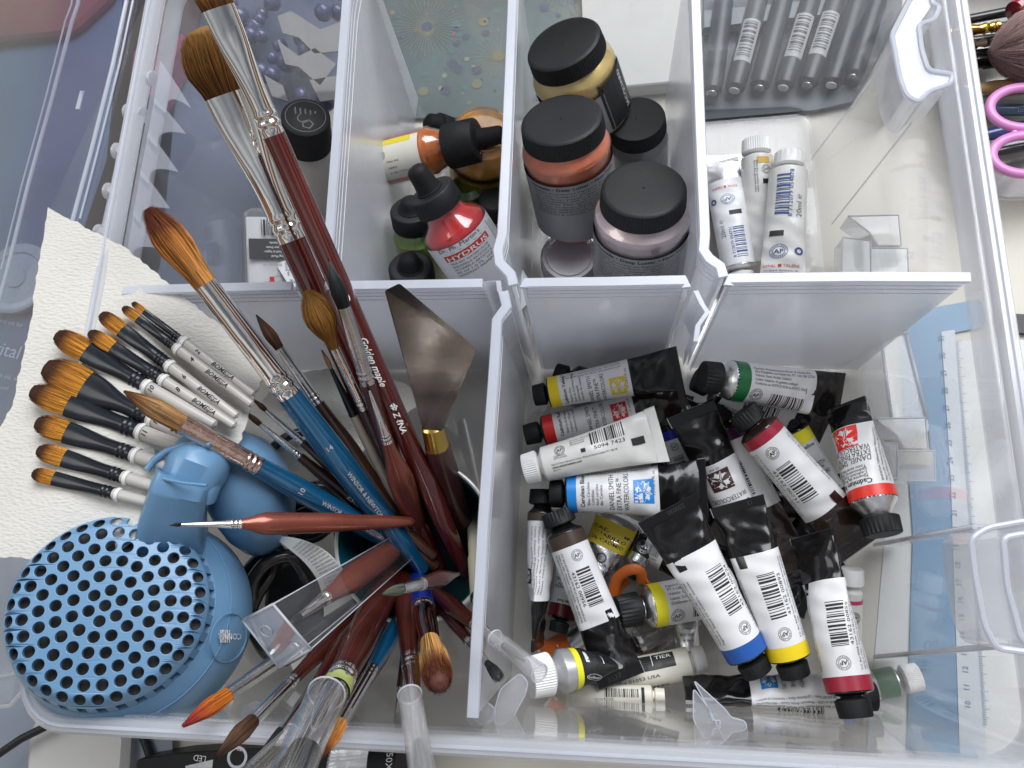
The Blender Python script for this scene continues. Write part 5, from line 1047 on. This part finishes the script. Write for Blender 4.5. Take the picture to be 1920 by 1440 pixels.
b=MB(); b.grid(lambda u,v: ax.p(26+u*14,(r_+.2)*math.cos(2*PI*v),(r_+.2)*math.sin(2*PI*v)),1,40,closed=True); b.build('gold_label',mat('gold_label',(.40,.28,.06),.3,metal=.6,var=.4,vscale=120),t)
t=thing('green_ink_jar','dark green ink jar in shadow between the amber jar and the red bottle','jar'); ax=Ax((872,345,40),(880,420,8)); lathe(ax,[(0,9),(3,13),(20,14)],'jar_wall',mat('dark_green_ink',(.03,.07,.006),.25,coat=.5),t)
t=thing('black_bottle_cap','black bottle cap in the shadow right of the red bottle','cap'); ax=Ax((925,372,40),(930,430,8)); lathe(ax,[(0,9),(1,10),(14,10,10,1)],'cap',BLACKP,t,teeth=40)
# black capped bottle and masking fluid bottle in the back left compartment
ax=Ax((573,218,88),(588,372,12)); t=thing('capped_bottle','bottle with a wide black embossed cap behind the large mop brushes','bottle'); r_=ax.mm(0,90)/2
lathe(ax,[(0,r_*.02),(0,r_*.9),(1,r_),(24,r_*1.02,r_*1.02,1),(25,r_*.9,r_*.9,0)],'cap',BLACKR,t,teeth=60,depthk=.02); lathe(ax,[(25,r_*.8),(29,r_*.86),(32,r_*.98),(ax.L,r_*.98)],'bottle_wall',clear('bottle_plastic',op=.5,body=(.78,.78,.76)),t); lathe(ax,[(34,r_*.95),(ax.L-1,r_*.95)],'fluid',mat('cream_fluid',(.62,.58,.5),.6),t)
EMB=mat('embossed_black_cap',(.035,.035,.036),.3)
pr=Print(lambda x,y,l: ax.p(-.15-l,x,y)); pr.ring(0,0,r_*.80,r_*.83,EMB,40); [pr.rect(-r_*.42+.2*r_*i,-r_*.36+.2*r_*i,-r_*(.5-.06*i),-r_*(.12-.05*(i%2)),EMB,ny=2) for i in range(5)]; pr.ring(-r_*.1,r_*.1,r_*.2,r_*.25,EMB,16,.4,4.4); pr.ring(r_*.05,r_*.42,r_*.2,r_*.26,EMB,5); pr.finish('embossing',t)
ax=Ax((497,392,52),(505,556,34)); t=thing('masking_bottle','clear bottle with a white and dark grey printed label upside down behind the orange brush','bottle'); r_=ax.mm(20,84)/2
lathe(ax,[(0,r_*.6,r_*.3),(3,r_*.95,r_*.5),(ax.L,r_,r_*.55)],'bottle_wall',clear('clear_bottle',op=.15,rough=.05,body=(.6,.6,.62)),t,e=3.5); lathe(ax,[(6,r_*.85,r_*.4),(ax.L-1,r_*.9,r_*.45)],'label_body',LABEL,t,e=4)
pr=Print(lambda x,y,l: ax.p(x,y,r_*.58+.1+l)); DG=mat('dark_grey_label',(.05,.05,.055),.4); pr.bars(8,18,-r_*.2,r_*.7,INK,seed=8,along='y',n=12); pr.rect(20,33,-r_*.75,r_*.75,DG)
for i,s_ in enumerate(['ammonia.','ration from','Fluid is hypo-','ing Fluid']): pr.text(s_,22+i*2.8,r_*.68,2.2,WHITEINK,-90,lift=.2)
for i,s_ in enumerate(['process on','we','laser','Permanent']): pr.text(s_,36+i*3.6,r_*.6,2.6,GREYINK,-90)
pr.rect(44,48,r_*.05,r_*.25,REDINK); pr.finish('print',t)
t=thing('label_card','white printed card standing beside the masking fluid bottle under the red handle','card')
slab('card',[(528,440),(552,455),(565,540),(548,545),(520,500)],44,.8,LABEL,t); pr=flatprint(44.2)
for i,s_ in enumerate(['Ny','Perma','Pen','Appr']): q=P(528+i*5,470+i*18,44); pr.text(s_,q[0],q[1],3,GREYINK,-75)
pr.finish('print',t)

# white metal tubes in the back right compartment
def royal(p,b1,l1,r,L,upside=False):
    W=l1-b1; x=lambda q:b1+W*q
    p.bars(x(.06),x(.42),-r*.55,r*.15,BLUEINK,seed=11,n=22); p.text('8 712079 054878',x(.44),r*.30,r*.3,BLUEINK,180,width=W*.42,mirror=False); p.text('20ml ℮',x(.44),r*.78,r*.42,GREYINK,180,width=W*.2)
    p.rect(x(.56),x(.61),-r*.7,-.05*r,mat('black_swatch',(.03,.028,.025),.5)); p.ap(x(.74),-r*.2,r*.38,90,BLUEINK); p.ring(x(.74),r*.62,r*.1,r*.2,BLUEINK,20); p.text('ROYAL ■ TALENS',x(.88),-r*.8,r*.2,REDINK,90,width=r*1.4)
    for i in range(3): p.text(['P.O. Box 4, Apeldoorn, NL','www.royaltalens.com','Made in the Netherlands'][i],x(.915+.025*i),-r*.7,r*.13,BLUEINK,90,width=r*1.25)
WM=mat('white_enamel_tube',(.70,.69,.66),.35,coat=.2,var=.03,bump=.5,bscale=90)
tube('white metal tube on the right of three, with barcode and black swatch',(1480,288,46),(1466,532,34),70,82,fr=(.105,.15,.15,.16,.985,.99),cap=WHITEP,body=WM,lab=None,items=royal,capw=.78,group='white tubes of gouache',teeth=18)
tube('white metal tube lying behind the other two, yellow patch under its cap',(1417,262,36),(1430,490,20),58,66,fr=(.12,.16,.16,.17,.985,.99),cap=WHITEP,body=WM,lab=None,capw=.9,group='white tubes of gouache',teeth=40,
   items=lambda p,b1,l1,r,L:(p.rect(b1+1,b1+5,0,r*.8,mat('ochre_patch',(.6,.38,.08),.5)),p.ap(b1+9,r*.55,r*.3,90,GREYINK),[p.text('Extra fine gouache color',b1+3,-r*(.2-.15*i),r*.16,INK,-0,width=20) for i in range(2)],p.rect(b1+15,b1+18,r*.3,r*.7,INK)))
tube('white metal tube with a bare silver end, leftmost of three, cap down',(1390,528,18),(1350,302,30),62,66,fr=(.07,.11,.11,.12,.83,.97),cap=WHITEP,body=ALU,lab=LABEL,capw=.8,group='white tubes of gouache',teeth=18,
   items=lambda p,b1,l1,r,L:(p.bars(b1+4,b1+24,-r*.7,-.05*r,BLUEINK,seed=4,n=18),p.text('8 712079 054731',b1+4,-0*r,r*.26,BLUEINK,0,width=20),p.text('20ml ℮',b1+18,r*.4,r*.4,GREYINK,0),p.rect(b1+32,b1+35,-r*.7,-.0*r,INK),p.ap(b1+43,-r*.05,r*.36,90,BLUEINK),p.ring(b1+43,r*.72,r*.08,r*.18,BLUEINK),p.text('ROYAL ■ TALENS',b1+52,-r*.6,r*.2,REDINK,90,width=r*1.2)))
t=thing('metal_tin','flat silver tin edge behind the leftmost white tube','tin'); slab('tin_lid',[(1322,290),(1392,288),(1392,380),(1322,380)],16,12,ALU,t,bev=1)

# ================================================================== THE PAINT TUBES
YEL=mat('yellow_band',(.78,.58,.01),.4); YEL2=mat('lemon_band',(.80,.74,.02),.4); RED=mat('red_band',(.62,.02,.02),.35); CER=mat('cerulean_band',(.01,.22,.62),.35); GRN=mat('green_band',(.01,.15,.045),.35); CRI=mat('crimson_band',(.30,.012,.035),.35)
CAD=mat('bright_red_band',(.72,.03,.018),.35); COB=mat('cobalt_band',(.015,.09,.36),.35); PUR=mat('purple_band',(.045,.008,.05),.35); UMB=mat('umber_band',(.055,.035,.025),.3); NAVY=mat('navy_band',(.01,.015,.30),.3); YOC=mat('yellow_emblem',(.66,.50,.03),.5)
FS=(.09,.11,.115,.185,.665,.95)
# lower layer first
tube('buried blue banded tube, only its band and badge showing by the black crimped ends',(1246,782,34),(1318,985,20),52,66,fr=(.08,.1,.12,.2,.7,.95),band=NAVY,items=back('43162 00312'))
tube('buried black tube whose crimped end sticks up right of the yellow tube',(1250,860,24),(1300,752,40),56,84,fr=(.1,.14,.15,.2,.4,.93))
tube('purple banded tube partly under the red banded one',(1336,762,42),(1482,1075,30),72,90,fr=(.11,.15,.155,.215,.62,.94),band=PUR,body=BROWNG,items=back('43162 00471',yo=-.2))
tube('umber tube lying cap down whose dark flower emblem shows beside the blue one',(1442,1090,26),(1294,766,58),72,92,fr=(.1,.14,.15,.2,.70,.94),band=UMB,items=front(mat('umber_emblem',(.05,.018,.012),.5),['Burnt Umber','Terre d\'Ombre Brûlée','Umbra gebrannt'],yo=.1),seed=4)
tube('buried tube with a lemon band beside the scarlet tube',(1474,788,34),(1580,985,20),62,78,fr=(.08,.1,.11,.22,.7,.95),band=YEL2,items=front(GRN,['Deep Yellow','Hue']))
tube('tube whose black cap pokes out behind the green banded tube',(1302,710,48),(1545,812,30),66,80,fr=(.12,.16,.17,.2,.74,.94),shm=ALU,items=back('43162 00288'))
tube('silver tube with a dark badge under the cerulean one',(1178,1082,26),(1246,952,22),40,52,fr=(.1,.2,.2,.3,.31,.95),body=ALU,lab=None,band=None,items=lambda p,b1,l1,r,L:(p.rect(L*.3,L*.55,-r*.9,r*.9,BLACKP),p.ap(L*.42,0,r*.7,90,SILVERINK)))
tube('silver tube with a yellow printed end under the cerulean one',(1082,1150,18),(1164,962,28),70,84,fr=(.08,.12,.66,.9,.91,.96),body=ALU,lab=None,band=YOC,
   items=lambda p,b1,l1,r,L:([p.text(s_,L*(.80-.05*i),r*.85,r*.24,INK,-90,bold=True,width=r*1.6) for i,s_ in enumerate(['CADMIUM','AMARILLO','DE CADMIO'])],[p.text(s_,L*(.50-.06*i),r*.8,r*.26,INK,-90,width=r*1.5) for i,s_ in enumerate(['WINSOR &','NEWTON','Professional','WATER COLOUR','Series 4'])],p.ring(L*.57,0,r*.2,r*.26,INK)))
tube('crimson banded tube standing cap down beneath the umber ones',(1046,1186,24),(1078,1030,18),50,64,fr=(.13,.17,.18,.32,.8,.95),band=mat('maroon_band',(.10,.006,.008),.3),items=front(BLACKP,['Indian Red']))
tube('orange tube end showing between the umber tube and the white capped tube',(1126,1176,16),(1018,1240,12),52,62,fr=(.1,.14,.5,.95,.96,.97),body=ALU,lab=None,band=mat('orange_enamel',(.55,.12,.01),.4),items=lambda p,b1,l1,r,L:[p.text(s_,L*(.66+.06*i),-r*.6,r*.28,CAD,90) for i,s_ in enumerate(['CADM','ORANGE'])])
tube('cream white tube lying along the front wall with a black print block',(1322,1236,34),(1070,1290,34),58,64,fr=(.09,.12,.12,.13,.96,.97),cap=WHITEP,body=CREAM,lab=None,capw=.9,
   items=lambda p,b1,l1,r,L:(p.rect(L*.22,L*.62,-r*1.0,r*.0,mat('black_label',(.02,.02,.02),.4),nx=4),p.rect(L*.38,L*.385,-r*1.0,0,WHITEINK,lift=.1),p.text('TIER',L*.36,-r*.6,r*.35,WHITEINK,180,lift=.15,width=L*.12),p.text('©2015 Charpoli • 01053 USA',L*.95,r*.45,r*.26,INK,180,width=L*.6),p.text('www.goldencolors.com',L*.8,r*.8,r*.22,INK,180),p.bars(L*.3,L*.6,r*1.1,r*1.4,INK,seed=3,n=26)))
tube('thin cream tube flat against the front wall under the other cream one',(1246,1304,44),(1060,1302,42),36,44,fr=(.1,.14,.14,.15,.95,.96),cap=CREAM,body=CREAM,lab=None,items=lambda p,b1,l1,r,L:(p.rect(L*.2,L*.23,-r*.8,r*.8,INK),p.bars(L*.26,L*.6,-r*.6,r*.2,INK,seed=5,n=24),p.text('NON TOXIC',L*.7,r*.5,r*.35,INK,180)))
tube('small white tube with a pink stripe and recycling mark by the right wall',(1598,1066,46),(1592,1262,28),38,46,fr=(.16,.22,.28,.315,.97,.98),cap=WHITEP,body=WM,lab=None,band=mat('pink_band',(.52,.03,.14),.4),capw=1.1,teeth=20,
   items=lambda p,b1,l1,r,L:(p.ap(L*.44,r*.3,r*.6,90),p.text('Conforms to ASTM D-4236',L*.34,-r*.6,r*.3,INK,0,width=L*.2),p.ring(L*.64,r*.2,r*.3,r*.5,INK,20,.4,5.4),p.bars(L*.78,L*.95,-r*.4,r*.8,INK,n=12)))
tube('small white tube cap peeking between the crimson tube and the right wall',(1588,1104,36),(1560,1210,22),34,40,fr=(.2,.25,.26,.3,.9,.95),cap=WHITEP,body=WM,lab=None,capw=1.1,teeth=8)
tube('green banded grey tube with a white screw cap lying outside the right wall',(1724,1268,10),(1560,1300,6),52,58,fr=(.2,.27,.28,.5,.51,.9),cap=WHITEP,body=ALU,lab=None,band=mat('green_print_band',(.02,.14,.035),.45),capw=.96,teeth=44)
tube('black tube lying on its side along the front wall, blue emblem turned upside down',(1642,1306,52),(1282,1290,48),72,80,roll=-55,fr=(.1,.13,.14,.2,.655,.95),band=COB,
   items=lambda p,b1,l1,r,L:(p.flower(b1+(l1-b1)*.78,r*.15,r*.42,CER,rot=90),[p.text(s_,b1+(l1-b1)*(.44+.1*i),-r*.6,r*.3,INK,90,width=r*1.2) for i,s_ in enumerate(['DANIEL SMITH','EXTRA FINE','WATERCOLORS'])],[p.text(s_,b1+2,r*(1.0+.24*i),r*.2,INK,0,width=(l1-b1)*.9) for i,s_ in enumerate(ADDR[::-1])],p.bars(b1+8,b1+30,r*1.8,r*2.3,INK,n=22),p.text('43162 02913',b1+8,r*1.62,r*.22,INK,0,width=22)),seed=3)
tube('yellow banded tube with a silver shoulder poking out left of the blue banded one',(1158,1148,44),(1425,1098,26),78,88,fr=(.16,.215,.22,.30,.82,.95),band=YEL2,shm=ALU,capw=.78,items=lambda p,b1,l1,r,L:(p.ap(b1+5,-r*.7,r*.34,0,INK),[p.text(s_,b1+2,r*(.75-.22*i),r*.2,INK,0) for i,s_ in enumerate(['Pigment: Arylide','PY 3 CI# 11710','Vehicle: Gum Arabic','Liante: Solution de','Conforms to ASTM'])],p.bars(b1+14,b1+30,-r*.9,-r*.3,INK,n=16)))
tube('silver tube with a dark blue stripe standing near the front wall',(1296,1296,30),(1278,1110,22),46,56,fr=(.16,.22,.34,.38,.39,.95),cap=FOGP,body=ALU,lab=None,band=COB,items=lambda p,b1,l1,r,L:[p.text(s_,L*(.5+.06*i),-r*.6,r*.25,INK,90) for i,s_ in enumerate(['WATER','COLOUR','Series 1'])])
tube('black tube lying deep between the cerulean one and the orange strap',(1180,1010,20),(1330,1075,24),60,80,fr=(.1,.14,.15,.2,.45,.93),items=back('43162 00610'))
tube('silver tube lying flat below the orange strap, its label worn grey',(1176,1210,16),(1300,1140,14),52,64,fr=(.1,.15,.16,.2,.6,.95),body=ALU,lab=mat('worn_grey_label',(.35,.34,.33),.5,var=.3,vscale=90))
tube('white labelled tube lying deep at the back under the yellow banded ones',(1040,700,16),(1290,780,18),58,76,items=back('43162 00177'))
# middle and upper layer
tube('red banded tube under the white one at the left of the heap',(984,816,36),(1288,748,40),56,78,fr=(.1,.12,.125,.19,.68,.95),band=RED,body=BROWNG,items=front(RED,['Cadmium Red Medium Hue','Nuance de Rouge de','Cadmium Moyen','kadmiumrot, mittel'],yo=.15))
tube('yellow banded tube on top at the back left of the heap',(1001,742,52),(1276,690,60),57,84,fr=FS,band=YEL,items=front(YOC,['Cadmium Yellow','Medium Hue','Jaune de Cadmium Moyen','Kadmiumgelb','Amarillo de cadmio'],yo=-.35),dent=.4)
t,ax,sf=tube('plain white tube with barcode lying across the red banded one',(983,880,62),(1241,813,70),66,106,fr=(.115,.155,.155,.16,.92,.925),cap=WHITEP,body=WM,lab=None,capw=.88,teeth=44,
   items=lambda p,b1,l1,r,L:(p.ap(b1+10,r*.55,r*.30,0),[p.text(s_,b1+16,r*(.9-.14*i),r*.13,INK,0) for i,s_ in enumerate(['Permanent White gouache','Blanc permanent','Permanentweiß'])],p.text('Conforms to',b1+6,r*.22,r*.13,INK,0),p.text('ASTM D-4236',b1+6,r*.1,r*.13,INK,0),
     p.rect(b1+21,b1+23.5,r*.1,r*.3,INK),p.bars(b1+27,b1+46,r*.35,r*1.1,INK,seed=9,n=22),p.text('5094 7423',b1+28,r*.1,r*.24,INK,0,width=17),p.rect(b1+48,b1+55,-r*.2,r*.12,INK),p.text('Made in France. Fabriqué en France. Winsor & Newton London W11 4AJ, UK',b1+4,-r*.2,r*.13,INK,0,width=36),p.text('www.winsornewton.com',b1+4,-r*.38,r*.18,INK,0,bold=True,width=16),p.text('8884179',b1+4,-r*.55,r*.12,INK,0)))
tube('cerulean blue banded tube with its blue flower emblem facing up',(1032,926,54),(1326,918,60),72,116,fr=(.09,.115,.12,.18,.70,.95),band=CER,items=front(CER,['Cerulean Blue','Bleu Céruléen','Cölinblau','Azul cerúleo','Blu Ceruleo'],yo=0),dent=.3,seed=5)
tube('green banded tube at the back of the heap with a silver shoulder',(1316,705,74),(1578,744,52),74,90,fr=(.13,.19,.2,.285,.77,.94),band=GRN,shm=ALU,capw=.80,crimptext='23027',
   items=lambda p,b1,l1,r,L:(p.ap(b1+4.5,-r*.55,r*.34,0),p.bars(b1+13,b1+34,-r*1.1,-r*.35,INK,seed=6,n=24),p.text('43162 00898',b1+13,-r*1.35,r*.2,INK,0,width=20),[p.text(s_,b1+2,r*(.8-.2*i),r*.19,INK,0,width=w_) for i,(s_,w_) in enumerate([('Pigment: Phthalocyanine Green & Nickel Azo',34),('Azo Métallifère de Nickel Azo PY 150 CI# 12764',36),('Vehicle: Gum Arabic Solution',22),('Liante: Solution de gomme arabique',26),('Conforms to ASTM D 4236 & ASTM D 5067',32)])],p.rect(l1-6,l1+.1,-.12*r,.12*r,BLACKG)))
tube('red banded tube facing its barcode up, right of the purple banded one',(1391,770,66),(1614,1030,50),80,100,fr=(.1,.14,.145,.205,.71,.93),band=CRI,body=BROWNG,items=back('43162 00731',yo=-.15),notch=True,crimptext='E7027 R',capw=.74)
tube('scarlet banded tube with a silver shoulder standing against the right side of the heap',(1657,1003,70),(1584,756,58),84,80,roll=22,fr=(.13,.235,.245,.325,.80,.97),band=CAD,shm=ALU,capw=.82,items=front(CAD,['Cadmium Red Scarlet','Nuance de Rouge de','Cadmium Écarlate','kadmiumrot Scharlach','Tono escarlata de Cadmio'],yo=.2),dent=.5)
tube('dark brown tube facing its barcode up below the cerulean one',(1042,957,56),(1166,1277,48),72,90,fr=(.09,.135,.14,.215,.67,.93),band=UMB,items=back('43162 00956',yo=.25),notch=True,crimptext='3537',capw=.84)
tube('dark brown tube pressed against the left divider, its end pinched edge on',(1018,918,44),(1008,1218,40),54,90,roll=78,fr=(.1,.15,.155,.205,.70,.93),band=UMB,capw=.95,items=lambda p,b1,l1,r,L:([p.text(s_,b1+3,r*(-1.0-.28*i),r*.2,INK,0,width=(l1-b1)*.85) for i,s_ in enumerate(MICRO)],p.flower(b1+(l1-b1)*.7,-r*2.6,r*.5,BLACKP,rot=0)))
tube('white capped tube with a yellow ring and black label at the front left corner',(992,1271,70),(1152,1238,52),80,70,roll=68,fr=(.26,.36,.47,.54,.95,.96),cap=WHITEP,body=mat('satin_silver_enamel',(.45,.45,.46),.35,metal=.5),band=YEL2,lab=BLACKP,capw=.95,teeth=50,
   items=lambda p,b1,l1,r,L:(p.rect(b1+2.5,b1+12,-r*.85,-r*.35,LABEL),p.bars(b1+5,b1+11,-r*.6,-r*.4,INK,seed=2,n=10),p.text('4 900',b1+3.4,-r*.82,r*.2,INK,0,width=8),p.text('holbein',b1+2.4,-r*1.62,r*.2,WHITEINK,0,width=6.5),p.shape([(b1+5.6+4.2*math.cos(2*PI*k/28)*q_,-r*1.55+r*.17*math.sin(2*PI*k/28)*q_) for q_ in (1,.92) for k in range(28)],[(k,(k+1)%28,28+(k+1)%28,28+k) for k in range(28)],WHITEINK)))
tube('blue banded tube with its black end towards the centre of the heap',(1422,1263,66),(1249,953,78),80,121,fr=(.08,.115,.12,.20,.73,.94),band=COB,items=back('43162 00524',yo=-.45,last='2'),notch=True,crimptext='220030',capw=.72,seed=8)
tube('yellow banded tube between the blue banded and crimson banded ones',(1492,1268,66),(1381,940,76),79,100,fr=(.08,.11,.115,.19,.70,.945),band=YEL,items=back('43162 00893',yo=-.1,last='3'),notch=True,crimptext='13',capw=.72,seed=2)
tube('crimson banded tube at the front right with its end pinched edge on',(1606,1346,84),(1521,1000,72),83,96,roll=38,fr=(.1,.13,.135,.21,.72,.96),band=CRI,items=back('43162 00859',yo=-.62,last='9'),notch=True,capw=.74,seed=6)
# fillers deep in the heap that show only as dark ends
for lb,T,E in (('black crimped end deep in the heap above the yellow lemon band',(1480,900,18),(1430,760,30)),('black tube deep in the heap behind the crimson one',(1400,1100,14),(1560,1020,26)),('black tube deep in the heap under the yellow banded one',(1310,1040,12),(1520,1120,14)),('black tube deep in the heap under the red banded one',(1180,760,14),(1330,800,22)),('black tube deep in the heap between the cerulean and blue banded ones',(1220,880,22),(1350,960,30)),('black tube deep in the heap under the umber flower emblem',(1250,800,22),(1370,900,20)),('black tube deep in the heap behind the lemon banded one',(1430,940,20),(1580,930,20)),('black tube deep in the heap under the crimson end',(1440,1080,20),(1560,960,24))):
    tube(lb,T,E,66,84,fr=(.1,.14,.15,.2,.45,.93),lab=mat('brownish_black',(.03,.02,.018),.3))
# orange ribbon and crumpled clear wrappers
rb_=thing('orange_ribbon','curled orange rubber strap among the tubes beside the yellow banded one','strap'); OR=mat('orange_rubber',(.50,.11,.015),.45)
for pts_ in ([(1148,1118,30),(1158,1085,34),(1182,1068,38),(1200,1072,38),(1205,1095,34)],[(1152,1128,24),(1160,1100,28),(1178,1085,30)]):
    b=MB(); n=24; c_=[P(*q) for q in pts_]
    pp=[]
    for i in range(len(c_)-1):
        p0,p1,p2,p3=c_[max(i-1,0)],c_[i],c_[i+1],c_[min(i+2,len(c_)-1)]
        for k in range(8): t=k/8; pp.append(.5*((2*p1)+(-p0+p2)*t+(2*p0-5*p1+4*p2-p3)*t*t+(-p0+3*p1-3*p2+p3)*t**3))
    b.tube(pp,3.0,10,flat=.35); b.build('strap_loop',OR,rb_)
b=MB()
for k in range(26):
    a=k*.32; b.tube([P(1205+a*3,1078+k*1.3,36),P(1209+a*3,1084+k*1.3,34)],.9,5)
b.build('braided_edge',OR,rb_)
def crumple(lb,cx_,cy_,z,rx,ry,h,seed):
    r_=np.random.RandomState(seed); A=r_.uniform(3,16,(9,2)); ph=r_.uniform(0,6,9)
    def f(u,v):
        s_=sum(math.sin(A[i,0]*u+A[i,1]*v+ph[i]) for i in range(9))/9
        return P(cx_+rx*(u-.5)*2*(1+.25*s_),cy_+ry*(v-.5)*2*(1+.2*s_),z+h*s_*1.6-abs(u-.5)*h-abs(v-.5)*h)
    b=MB(); b.grid(f,26,26,smooth=False); return b.build('crumpled_wrapper',clear('wrapper_film',op=.22,rough=.06,body=(.6,.6,.62),ior=1.8),None,(lb,'wrapper','crumpled clear wrappers'))
crumple('crumpled clear wrapper below the blue banded tube',1270,1205,30,34,60,9,1)
crumple('crumpled clear wrapper between the umber tube and the silver yellow banded one',1200,1190,26,30,22,7,2)
crumple('crumpled clear wrapper at the back left corner of the heap',1012,770,30,22,40,6,3)
t=thing('grey_card','brownish grey card square under the wrappers','card'); slab('card',[(1178,1168),(1246,1160),(1256,1240),(1200,1246)],14,1,mat('taupe_card',(.22,.18,.15),.6),t)

# ------------------------------------------------------------------ seat every thing's Empty at its base
def finish_roots():
    for r in ROOTS:
        ms=[]
        def rec(o):
            for c in o.children:
                if c.type=='MESH': ms.append(c)
                rec(c)
        for c in [o for o in CH.get(r,[])]: 
            ms.append(c); ms.extend(CH.get(c,[]))
        if not ms: continue
        lo=np.full(3,1e9); hi=-lo
        for m in ms:
            a=np.empty(len(m.data.vertices)*3,'f'); m.data.vertices.foreach_get('co',a); a=a.reshape(-1,3); lo=np.minimum(lo,a.min(0)); hi=np.maximum(hi,a.max(0))
        c=np.array([(lo[0]+hi[0])/2,(lo[1]+hi[1])/2,lo[2]])
        for m in ms:
            a=np.empty(len(m.data.vertices)*3,'f'); m.data.vertices.foreach_get('co',a); a=(a.reshape(-1,3)-c).astype('f'); m.data.vertices.foreach_set('co',a.ravel()); m.data.update()
        r.location=c
CH={}
for o in bpy.data.objects:
    if o.parent: CH.setdefault(o.parent,[]).append(o)
finish_roots()
